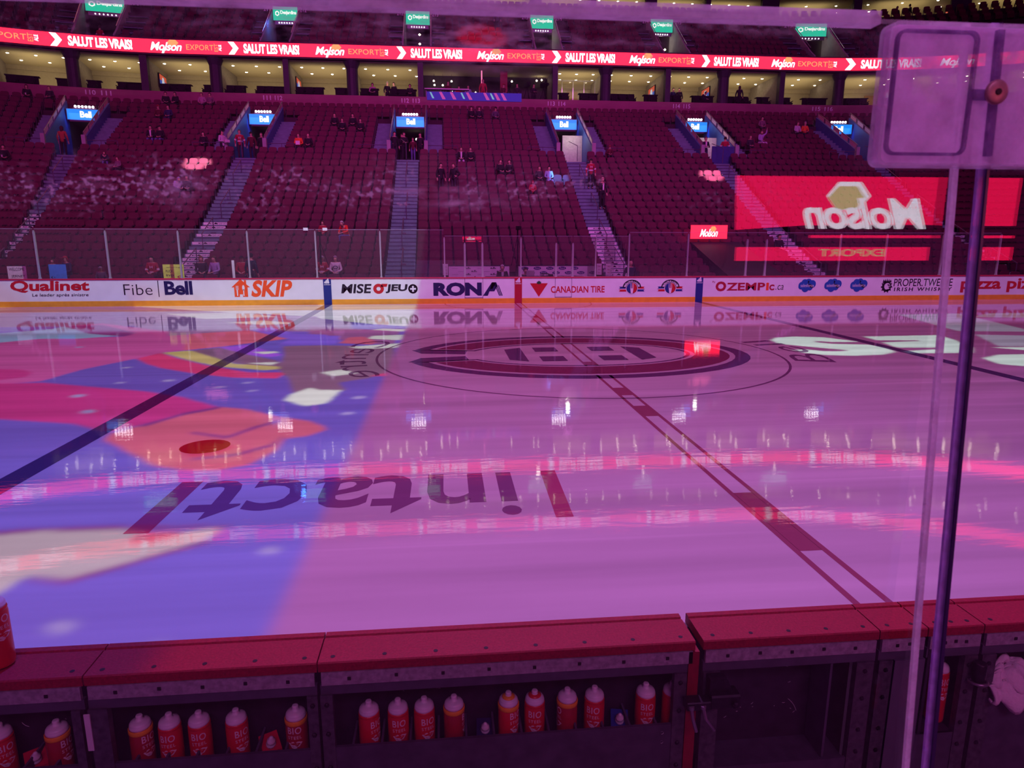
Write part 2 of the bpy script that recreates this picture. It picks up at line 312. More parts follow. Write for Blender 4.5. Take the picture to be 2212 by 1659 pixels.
for ya, yb_ in ((-10.25, -8.9), (-5.75, -5.1), (-4.35, -3.75), (-1.5, -1.1), (1.5, 2.1), (4.5, 5.1), (7.5, 8.1), (10.4, 11.)):
    m_.add([q(-.1, ya), q(.1, ya), q(.1, yb_), q(-.1, yb_)], [(0, 1, 2, 3)])
ice_paint('red_line', m_, (.40, .13, .20), 'red centre line with dark blocks between two thin stripes')
m_ = MB(); band(m_, ell(0, 0, 4.60, 4.60, 96), ell(0, 0, 4.545, 4.545, 96), q); ice_paint('center_circle', m_, (.22, .13, .24))
m_ = MB(); band(m_, ell(0, YB, 3.07, 3.07, 40, PI, 2 * PI), ell(0, YB, 3.02, 3.02, 40, PI, 2 * PI), q, False); ice_paint('crease_arc', m_, (.5, .25, .4))
for sx in (-1, 1):
    m_ = MB(); m_.add([q(*p) for p in ell(sx * 6.1, -6.7, .3, .3, 24)], [tuple(range(24))]); ice_paint('faceoff_spot', m_, (.4, .02, .05))
# centre crest, read from the far side (turned half round): dark outer C, red C, pale field, H
fl = lambda k: (lambda a, b: (-a, -b, .0012 * k))
def cshape(A, B, w, cut, n=44):
    o = ell(0, 0, A, B, n, cut, 2 * PI - cut); i = ell(0, 0, A - w, B - w * 1.0, n, cut * 1.25, 2 * PI - cut * 1.25); return o, i
m_ = MB(); o_, i_ = cshape(3.95, 2.92, 1.42, .30); band(m_, o_, i_, fl(1), False); poly(m_, [(2.5, .95), (3.85, .82), (3.6, .30), (2.6, .12)], fl(1)); poly(m_, [(2.5, -.95), (3.85, -.82), (3.6, -.30), (2.6, -.12)], fl(1)); ice_paint('crest_outline', m_, (.14, .08, .20), 'dark blue outline of the crest')
m_ = MB(); o_, i_ = cshape(3.62, 2.60, 1.00, .34); band(m_, o_, i_, fl(2), False); ice_paint('crest_border', m_, (.72, .68, .75))
m_ = MB(); o_, i_ = cshape(3.50, 2.47, .78, .37); band(m_, o_, i_, fl(3), False); ice_paint('crest_letter', m_, (.27, .06, .13), 'dark red letter C of the crest')
m_ = MB()
for s in (-1, 1):
    for t in (-1, 1): poly(m_, [(s * .40, t * .34), (s * .95, t * .34), (s * .95, t * .95), (s * .40, t * .95)], fl(4))
    poly(m_, [(s * 1.25, -.95), (s * 1.65, -.7), (s * 1.65, .7), (s * 1.25, .95)], fl(4))
ice_paint('crest_inner', m_, (.16, .10, .22), 'dark blue gaps around the letter H')
# arched lettering beside the circle
for txt, a_mid in (('Centre', PI), ('Bell', 0.)):
    m_ = MB(); span = .95 if txt == 'Centre' else .6
    def arc(u, v, a_mid=a_mid, span=span):
        a = a_mid + (.5 - u) * span * (-1 if a_mid > 0 else -1); r = 4.80 + v * .85 if a_mid > 0 else 5.6 - v * .85
        return (r * cos(a), r * sin(a), .0012)
    text(m_, txt, (0, 1, 0, 1), arc, -.005); ice_paint('lettering', m_, (.20, .12, .24), 'dark lettering curved along the centre circle')
m_ = MB(); text(m_, 'intact', (2.33, 5.62, 8.02, 9.25), lambda a, b: (-a, -b, .0012), .012); ice_paint('lettering', m_, (.30, .14, .30), 'large dark word intact on the ice, upside down')
for x0, x1, x2 in ((-2.0, -1.83, -2.05), (-5.9, -5.68, -5.85)):
    m_ = MB(); m_.add([q(x0, -8.02), q(x1, -8.02), q(x1 - .03, -9.35), q(x0 - .03, -9.35)], [(0, 1, 2, 3)]); ice_paint('advert_stripe', m_, (.55, .12, .25))

# ---------------------------------------------------------------- far dasher boards with their advertising
def wall_path(r0=8.53, n=44):
    P = [(-24., YB)] if False else []
    for i in range(n, -1, -1): a = PI / 2 + PI / 2 * i / n; P.append((-30.48 + r0 + r0 * cos(a), YB - r0 + r0 * sin(a)))
    for i in range(0, n + 1): a = PI / 2 - PI / 2 * i / n; P.append((30.48 - r0 + r0 * cos(a), YB - r0 + r0 * sin(a)))
    return P
def sweep(path, prof, mb=None):
    """path of (x,y); prof of (offset outwards, z)"""
    mb = mb or MB(); N = []
    for i, p in enumerate(path):
        a = path[max(i - 1, 0)]; b = path[min(i + 1, len(path) - 1)]; dx, dy = b[0] - a[0], b[1] - a[1]; l = math.hypot(dx, dy); N.append((-dy / l, dx / l))
    k = len(prof); v = [(p[0] + n[0] * o, p[1] + n[1] * o, z) for p, n in zip(path, N) for o, z in prof]
    f = [(i * k + j, (i + 1) * k + j, (i + 1) * k + (j + 1) % k, i * k + (j + 1) % k) for i in range(len(path) - 1) for j in range(k)]
    f += [tuple(range(k)), tuple(range((len(path) - 1) * k, len(path) * k))[::-1]]
    return mb.add(v, f)
M_white = mat('board_white', (.80, .78, .83), .35, var=.04, scale=3)
M_yel = mat('kick_yellow', (.85, .36, .02), .4, var=.08, scale=6)
M_red = mat('cap_red', (.42, .012, .06), .45, var=.15, scale=40)
boards = thing('dasher_boards', 'long white rink boards with sponsor logos along the far side', 'hockey boards', (0, 0, 0), kind='structure')
WP = wall_path()
o = sweep(WP, [(0, .21), (.09, .21), (.09, 1.03), (0, 1.03)]).build('board_panel', M_white, boards)
o = sweep(WP, [(-.012, 0), (.10, 0), (.10, .21), (-.012, .21)]).build('kick_plate', M_yel, boards); o['label'] = 'yellow kick strip along the ice'
o = sweep(WP, [(-.015, 1.03), (.16, 1.03), (.16, 1.07), (.14, 1.085), (0, 1.085), (-.015, 1.07)]).build('cap_rail', M_red, boards); o['label'] = 'dark red cap rail'
BX = {}
CAMP = (-3.0333, -15.2820, 2.5581)
def bz(px): return px      # metres are used throughout below
fb = lambda u, v: (u, YB - .004, v)
fb2 = lambda u, v: (u, YB - .007, v)
NAVY = (.012, .012, .09); INK = (.012, .008, .02); RED = (.55, .012, .02); ORG = (.9, .09, .015); CRIM = (.42, .01, .035)
def adm(n, c): return mat('print_' + n, c, .35, var=.03, scale=4)
def advert(name, label, builds, par=None):
    first = None
    for mb_, m_ in builds:
        o = mb_.build(name if first is None else 'lettering', m_, par or boards if first is None else first)
        if first is None: first = o; o['label'] = label
    return first
def T(s, x0, x1, z0, z1, bold=0., shear=0., sp=1., fn=None, mb=None): return text(mb or MB(), s, (x0, x1, z0, z1), fn or fb, bold, shear, sp)
#ADS#

A_ = lambda n, c: adm(n, c)
advert('advert', 'red bold slanted slab lettering', [(T('Qualinet', -19.83, -16.86, .55, 1.02, .035, .12), A_('red', RED)), (T('Le leader après sinistre', -19.05, -16.95, .37, .52, .008, .15), A_('ink', INK))])
dv = MB(); dv.add([fb(-14.33, .36), fb(-14.30, .36), fb(-14.30, 1.0), fb(-14.33, 1.0)], [(0, 1, 2, 3)])
advert('advert', 'thin grey lettering, divider and bold blue lettering', [(T('Fibe', -15.63, -14.55, .44, .86, -.012), A_('ink', INK)), (dv, A_('ink', INK)), (T('Bell', -14.09, -13.02, .43, .98, .035, 0, .95), A_('navy', NAVY))])
def hs(u, v): return fb(-11.16 + u, .34 + v)
h = MB(); poly(h, [(-.36, .38), (0, .70), (.14, .58), (.14, .66), (.22, .66), (.22, .50), (.36, .38), (.26, .38), (.26, 0), (.06, 0), (.06, .1), (-.06, .1), (-.06, 0), (-.26, 0), (-.26, .38)], hs)
w = MB(); f2 = lambda u, v: (hs(u, v)[0], YB - .007, hs(u, v)[2])
for k in (-.19, -.15, -.11): poly(w, [(k, .28), (k + .018, .28), (k + .018, .44), (k, .44)], f2)
poly(w, [(-.165, .04), (-.125, .04), (-.12, .3), (-.17, .3)], f2); poly(w, ell(.10, .36, .05, .11, 12), f2); poly(w, [(.08, .04), (.12, .04), (.12, .3), (.08, .3)], f2)
advert('advert', 'orange house icon with fork and knife beside slanted lettering', [(h, A_('orange', ORG)), (w, M_white), (T('SKIP', -10.79, -9.11, .33, 1.0, .038, .2), A_('orange', ORG))])
def mark(x, c, nm, lab):
    o = MB().box(x - .155, x + .155, YB - .016, YB + .02, .002, 1.03).build('line_mark', adm(nm, c), boards); o['label'] = lab
    m_ = MB(); f3 = lambda u, v: (x + u, YB - .020, v)
    for i, hh in enumerate((.09, .145, .20)):
        a = -.11 + i * .065; poly(m_, [(a, .86), (a + .05, .86), (a + .05 + .02, .86 + .02), (a + .05 - hh * .1, .86 + hh), (a - .02 - hh * .1 + .02, .86 + hh - .035)], f3)
    text(m_, 'adidas', (x - .125, x + .125, .79, .845), lambda u, v: (u, YB - .020, v), .01); m_.build('lettering', M_white, o)
mark(-7.77, (.01, .03, .22), 'blue', 'dark blue mark on the boards, where the blue line left of centre ends'); mark(0, (.45, .01, .03), 'crimson_mark', 'red mark on the boards at the centre line'); mark(7.77, (.01, .03, .22), 'blue', 'dark blue mark on the boards, where the blue line right of centre ends')
o_ = MB(); band(o_, ell(-5.73, .63, .215, .205, 28), ell(-5.73, .63, .085, .08, 28), fb); poly(o_, [(-5.60, .83), (-5.36, .83), (-5.40, .71), (-5.64, .71)], fb)
p_ = MB(); band(p_, ell(-4.34, .62, .19, .19, 24), ell(-4.34, .62, .145, .145, 24), fb); poly(p_, ell(-4.34, .62, .19, .19, 24), fb)
pw = MB(); poly(pw, [(-4.375, .5), (-4.305, .5), (-4.305, .585), (-4.22, .585), (-4.22, .655), (-4.305, .655), (-4.305, .74), (-4.375, .74), (-4.375, .655), (-4.46, .655), (-4.46, .585), (-4.375, .585)], fb2)
advert('advert', 'black slanted lettering with a red ring in the middle and a plus at the end', [(T('MISE', -7.23, -6.0, .45, .83, .028, .15), A_('ink', INK)), (o_, A_('red', RED)), (T('JEU', -5.46, -4.55, .45, .81, .04, .15), A_('ink', INK)), (p_, A_('ink', INK)), (pw, M_white)])
r_ = T('RON', -3.51, -1.52, .32, .87, .06); poly(r_, [(-1.47, .32), (-1.10, .87), (-.92, .87), (-1.08, .60), (-1.16, .60), (-1.27, .32)], fb)
for k in range(3): poly(r_, [(-1.02 + k * .085, .87 - k * .05 - .02), (-.985 + k * .085, .87 - k * .05 - .02), (-.76 + k * .055, .32), (-.80 + k * .055, .32)], fb)
poly(r_, [(-1.10, .87), (-.92, .87), (-.86, .72), (-1.0, .5), (-1.2, .5)], fb)
advert('advert', 'big navy lettering whose last letter has three stripes', [(r_, A_('navy', NAVY))])
t_ = MB(); poly(t_, [(.49, .82), (1.24, .82), (.865, .26)], fb)
lf = MB(); f2 = lambda u, v: (.865 + u * .11, YB - .008, .84 + v * .10)
poly(lf, [(0, 1), (.25, .55), (.55, .7), (.5, .3), (.95, .4), (.75, 0), (.9, -.2), (.4, -.5), (.08, -.45), (.08, -.9), (-.08, -.9), (-.08, -.45), (-.4, -.5), (-.9, -.2), (-.75, 0), (-.95, .4), (-.5, .3), (-.55, .7), (-.25, .55)], f2)
advert('advert', 'red triangle with a green maple leaf beside red capitals', [(t_, A_('red', RED)), (lf, A_('green', (.01, .08, .03))), (T('CANADIAN TIRE', 1.37, 3.66, .42, .70, .02), A_('red', RED))])
for cx in (4.83, 6.5):
    d = MB(); poly(d, ell(cx, .60, .25, .25, 24), fb); arcm = MB(); poly(arcm, ell(cx, .62, .40, .33, 18, 0, PI), fb)
    dd = lambda u, v: (u, YB - .010, v)
    wr = MB(); band(wr, ell(cx, .60, .262, .262, 24), ell(cx, .60, .235, .235, 24), fb2); poly(wr, ell(cx, .62, .35, .285, 16, .12, PI - .12), fb2)
    rb = MB(); poly(rb, ell(cx - .0, .60, .22, .22, 24, PI / 2, 3 * PI / 2), dd); rr = MB(); poly(rr, ell(cx, .60, .22, .22, 24, -PI / 2, PI / 2), dd)
    fk = MB(); g = lambda u, v: (u, YB - .013, v); poly(fk, [(cx - .07, .60), (cx + .07, .60), (cx + .04, .38), (cx - .04, .38)], g)
    for k in (-.06, 0, .06): poly(fk, [(cx + k - .012, .58), (cx + k + .012, .58), (cx + k + .008, .80), (cx + k - .008, .80)], g)
    rib = MB(); rib2 = MB()
    for s in (-1, 1):
        for k, b_ in ((0, rib), (1, rib2)):
            z = .66 - k * .12 if s < 0 else .54 + k * .12
            poly(b_, [(cx + s * .24, z), (cx + s * .56, z), (cx + s * .50, z - .04), (cx + s * .56, z - .085), (cx + s * .24, z - .085)], fb)
    tt = MB()
    def ar(u, v, cx=cx): a = PI - .35 - u * (PI - .7); r = .27 + v * .07; return (cx + r * cos(a) * 1.12, YB - .010, .62 + r * sin(a) * .93)
    text(tt, 'OLYMEL', (0, 1, 0, 1), ar, .03)
    advert('advert', 'round badge with a fork on blue and red, ' + ('nearer the centre line' if cx < 6 else 'nearer the blue line'), [(arcm, A_('ink', INK)), (d, A_('ink', INK)), (wr, M_white), (tt, A_('ink', INK)), (rb, A_('blue', (.01, .03, .22))), (rr, A_('red', RED)), (rib, A_('blue', (.01, .03, .22))), (rib2, A_('red', RED)), (fk, M_white)])
dt = MB(); poly(dt, ell(10.83, .90, .05, .05, 10), fb)
advert('advert', 'crimson bold lettering with a thin web ending', [(T('Py', 8.34, 8.47, .78, .88), A_('crimson', CRIM)), (T('O', 8.49, 8.96, .44, .86, .05), A_('crimson', CRIM)), (T('ZEMP', 8.98, 10.70, .47, .80, .028), A_('crimson', CRIM)), (T('i', 10.74, 10.87, .47, .80, .05), A_('orange', ORG)), (T('C', 10.89, 11.12, .47, .72, .05), A_('crimson', CRIM)), (T('.ca', 11.17, 11.56, .49, .69, -.005, .15), A_('ink', INK))])
for k, x in enumerate((12.6, 13.78, 14.97)):
    c_ = MB()
    for a, b, r in ((-.24, .0, .16), (-.12, .12, .15), (.05, .14, .15), (.22, .06, .17), (.12, -.08, .14), (-.08, -.12, .17), (-.28, -.05, .12), (0, 0, .2)): poly(c_, ell(x + a, .67 + b, r, r, 16), lambda u, v, q=k: (u, YB - .004 - .0006 * (int(abs(a) * 100) % 5), v))
    tx_ = T('salesforce', x - .30, x + .30, .60, .74, .0, .0, 1, lambda u, v: (u, YB - .012, v))
    advert('advert', 'blue cloud with white word, ' + ('first', 'middle', 'last')[k] + ' of three from the centre', [(c_, A_('sky', (.01, .10, .42))), (tx_, M_white)])
li = MB(); f2 = lambda u, v: (16.26 + u, YB - .005, .66 + v)
for k in range(5): poly(li, [(-.20 + k * .08, .16), (-.16 + k * .08, .30 - .02 * abs(k - 2)), (-.12 + k * .08, .16)], f2)
poly(li, [(-.2, .10), (.2, .12), (.2, .17), (-.2, .15)], f2)
band(li, ell(0, -.06, .22, .22, 20), ell(.03, -.05, .14, .15, 20), f2)
for a in range(9): poly(li, [(.2 * cos(a * .6 + 1.8), -.06 + .2 * sin(a * .6 + 1.8)), (.29 * cos(a * .6 + 2), -.06 + .29 * sin(a * .6 + 2)), (.2 * cos(a * .6 + 2.3), -.06 + .2 * sin(a * .6 + 2.3))], f2)
poly(li, [(.02, .04), (.14, .02), (.15, -.03), (.05, -.01)], f2); poly(li, [(.1, -.04), (.2, -.1), (.1, -.12)], f2); poly(li, [(-.05, -.2), (.14, -.16), (.06, -.28)], f2)
advert('advert', 'black crowned lion head beside tall thin capitals', [(li, A_('ink', INK)), (T('PROPER.TWELVE', 16.58, 19.35, .61, .94, .004, .04), A_('ink', INK)), (T('IRISH WHISKEY', 16.62, 19.35, .40, .56, .02, .1, 1.35), A_('ink', INK))])
advert('advert', 'orange red rounded lettering', [(T('pizza pizza', 19.75, 23.9, .46 - .14, .94, .03, 0., 1, lambda u, v: (u, YB - .004, v) if u < 21.95 else (21.95 + 8.526 * sin((u - 21.95) / 8.53), YB - 8.53 + 8.526 * cos((u - 21.95) / 8.53), v)), A_('red', RED))])
sm = MB()
for x in (-2.22, -1.47, 1.55, 2.25): sm.box(x - .008, x + .008, YB - .006, YB, .22, 1.03)
for x0, x1 in ((-2.22, -1.47), (1.55, 2.25)): sm.box(x0, x1, YB - .010, YB, .235, .25)
o = sm.build('gate_seam', mat('seam_dark', (.10, .03, .12), .6), boards); o['label'] = 'thin seams of the penalty box gates'
# ---------------------------------------------------------------- far glass and its posts
def glass_mat(name, tint=(1, 1, 1), refl=.08, smudge=None):
    m = bpy.data.materials.new(name); m.use_nodes = True; nt = m.node_tree; L = nt.links.new
    for n in list(nt.nodes): nt.nodes.remove(n)
    out = nt.nodes.new('ShaderNodeOutputMaterial'); tr = nt.nodes.new('ShaderNodeBsdfTransparent'); tr.inputs[0].default_value = (*tint, 1)
    gl = nt.nodes.new('ShaderNodeBsdfGlossy'); gl.inputs['Roughness'].default_value = .0; lf_ = nt.nodes.new('ShaderNodeLayerWeight'); lf_.inputs[0].default_value = .5; pw_ = nt.nodes.new('ShaderNodeMath'); pw_.operation = 'POWER'; L(lf_.outputs['Facing'], pw_.inputs[0]); pw_.inputs[1].default_value = 5.; lw = nt.nodes.new('ShaderNodeMath'); lw.operation = 'MULTIPLY_ADD'; L(pw_.outputs[0], lw.inputs[0]); lw.inputs[1].default_value = .95; lw.inputs[2].default_value = .045
    mx = nt.nodes.new('ShaderNodeMixShader'); L(lw.outputs[0], mx.inputs[0]); L(tr.outputs[0], mx.inputs[1]); L(gl.outputs[0], mx.inputs[2])
    if smudge: smudge(nt, mx, out)
    else: L(mx.outputs[0], out.inputs[0])
    return m
def hz(nt, mx, out):
    L = nt.links.new; d = nt.nodes.new('ShaderNodeBsdfDiffuse'); d.inputs[0].default_value = (.6, .45, .6, 1); m2 = nt.nodes.new('ShaderNodeMixShader'); m2.inputs[0].default_value = .03
    L(mx.outputs[0], m2.inputs[1]); L(d.outputs[0], m2.inputs[2]); L(m2.outputs[0], out.inputs[0])
GLASS = glass_mat('rink_glass', smudge=hz)
ALU = mat('aluminium', (.62, .58, .66), .35, .6, var=.05)
SPOTS = [(-19.9, 'the far end of the red slanted advert'), (-18, 'the red slanted slab advert'), (-15.8, 'the thin word beside the divider'), (-13.4, 'the bold blue four-letter word'), (-10.8, 'the orange house icon'), (-8.15, 'the blue line mark near the orange advert'), (-5.6, 'the red ring in the black advert'), (-3.6, 'the first letter of the navy advert'), (-2.5, 'the round letter of the navy advert'), (-1.8, 'the penalty gate in the navy advert'), (-.7, 'the striped end of the navy advert'), (.1, 'the red centre mark'), (1.2, 'the red triangle'), (2.0, 'the gate in the red capitals'), (3.0, 'the end of the red capitals'), (4.2, 'the fork badge nearer centre'), (5.8, 'the gap between the two fork badges'), (7.2, 'the blue line mark by the fork badges'), (9.2, 'the first crimson letters'), (10.3, 'the last crimson letters'), (12.3, 'the first blue cloud'), (14.2, 'the middle and last blue clouds'), (16.2, 'the lion head'), (18.3, 'the thin black capitals'), (21, 'the orange red rounded advert')]
def near(x): return min(SPOTS, key=lambda s: abs(s[0] - x))[1]
PX = [-21.4, -18.7, -16.1, -13.4, -10.78, -8.15, -5.6, -3.03, -2.2, -1.48, .11, 1.58, 2.28, 3.25, 4.66, 7.2, 9.79, 10.65, 13.97, 16.08, 18.7, 21.4]
TALL = [2.98] * 7 + [2.74] * 7 + [2.9] * 8
for i, x in enumerate(PX):
    gate = x in (-2.2, -1.48, 1.58, 2.28, 9.79, 10.65); w_ = .04 if gate else .028; zt = TALL[i] - (.32 if gate else .10)
    m_ = MB().box(x - w_, x + w_, YB + .02, YB + .10, 1.085, zt); m_.box(x - w_ - .012, x + w_ + .012, YB + .01, YB + .11, 1.085, 1.13); m_.box(x - w_ * .55, x + w_ * .55, YB + .02, YB + .09, zt, zt + .05)
    tag(m_.build('glass_post', ALU), ('wide bright' if gate else 'slim grey') + ' metal glass post above ' + near(x) + ('' if x not in (9.79,) else ', the inner one'), 'post', 'metal posts of the far rink glass')
for i in range(len(PX) - 1):
    x0, x1 = PX[i] + .02, PX[i + 1] - .02; z = TALL[i]
    _g = MB().box(x0, x1, YB + .05, YB + .062, 1.10, z).build('rink_glass', GLASS); MB().box(x0, x1, YB + .048, YB + .064, z - .006, z + .012).build('top_edge', mat('glass_edge_line', (.35, .28, .4), .4), _g)
    tag(_g, 'clear pane of rink glass above ' + near((x0 + x1) / 2) + (', outer part' if x0 < -8 and x1 > -9 and x0 < -10 else ''), 'glass pane', 'panes of the far rink glass')
# ---------------------------------------------------------------- penalty boxes and timekeepers
M_dark = mat('dark_frame', (.02, .012, .03), .6); 
def backdrop(x0, x1, lab, kind):
    t = thing('backdrop_board', lab, 'sign board', (0, 14.95, 0)); MB().box(x0, x1, -.03, .03, .3, 1.46).build('panel', M_white, t); MB().box(x0 - .03, x1 + .03, -.04, .04, 1.46, 1.50).build('top_rail', M_dark, t)
    lg = MB(); lw_ = MB(); r = 0; z = 1.36
    while z > .75:
        x = x0 + .28 + (.28 if r % 2 else 0)
        while x < x1 - .2:
            if kind:
                poly(lg, ell(x, z, .17, .07, 18), lambda u, v: (u, -.034, v)); text(lw_, 'Ford', (x - .11, x + .11, z - .04, z + .045), lambda u, v: (u, -.037, v), .0, .15, 1, 2)
            else:
                if (r + int((x - x0) / .56)) % 2: text(lg, 'Molson', (x - .13, x + .13, z - .03, z + .045), lambda u, v: (u, -.034, v), .03, .2, 1, 1); text(lg, 'M', (x + .0, x + .06, z + .02, z + .07), lambda u, v: (u, -.034, v), .03, 0, 1, 1)
                else: text(lg, 'molson.ca', (x - .13, x + .13, z - .012, z + .022), lambda u, v: (u, -.034, v), .0, 0, 1, 1)
            x += .56
        z -= .20 if kind else .135; r += 1
    lg.build('logo', A_('blue2', (.02, .03, .2)) if kind else A_('ink', INK), t)
    if kind: lw_.build('lettering', M_white, t)
backdrop(-2.86, -.19, 'white backdrop printed with rows of small dark script logos behind the penalty box', 0)
backdrop(.22, 3.33, 'white backdrop printed with dark blue oval logos behind the penalty box', 1)
for x, lab in ((-3.0, 'small white printed sheet on the partition at the end of the script backdrop'), (3.55, 'small white printed sheet beside the blue oval backdrop'), (3.95, 'small white printed sheet on the outer partition past the oval backdrop')):
    s_ = MB().box(x - .11, x + .11, 13.6, 13.61, 1.13, 1.60).build('printed_sheet', M_white); tag(s_, lab, 'notice'); 
    k_ = MB(); [text(k_, 'Molson', (x - .03, x + .06, 1.2 + q_ * .13, 1.24 + q_ * .13), lambda u, v: (u, 13.596, v), .01, 0, 1, 1) for q_ in range(3)]; k_.build('lettering', A_('crimson', CRIM), s_)
for x, lab in ((-3.15, 'end'), (3.3, 'middle'), (4.05, 'outer')):
    tag(MB().box(x - .006, x + .006, YB + .12, 14.9, .9, 2.7).build('partition_glass', GLASS), 'clear glass partition of the penalty boxes, ' + {'end': 'at the script backdrop', 'middle': 'touching the oval backdrop', 'outer': 'farther out than the oval backdrop'}[lab], 'glass pane', 'partitions of the penalty boxes')

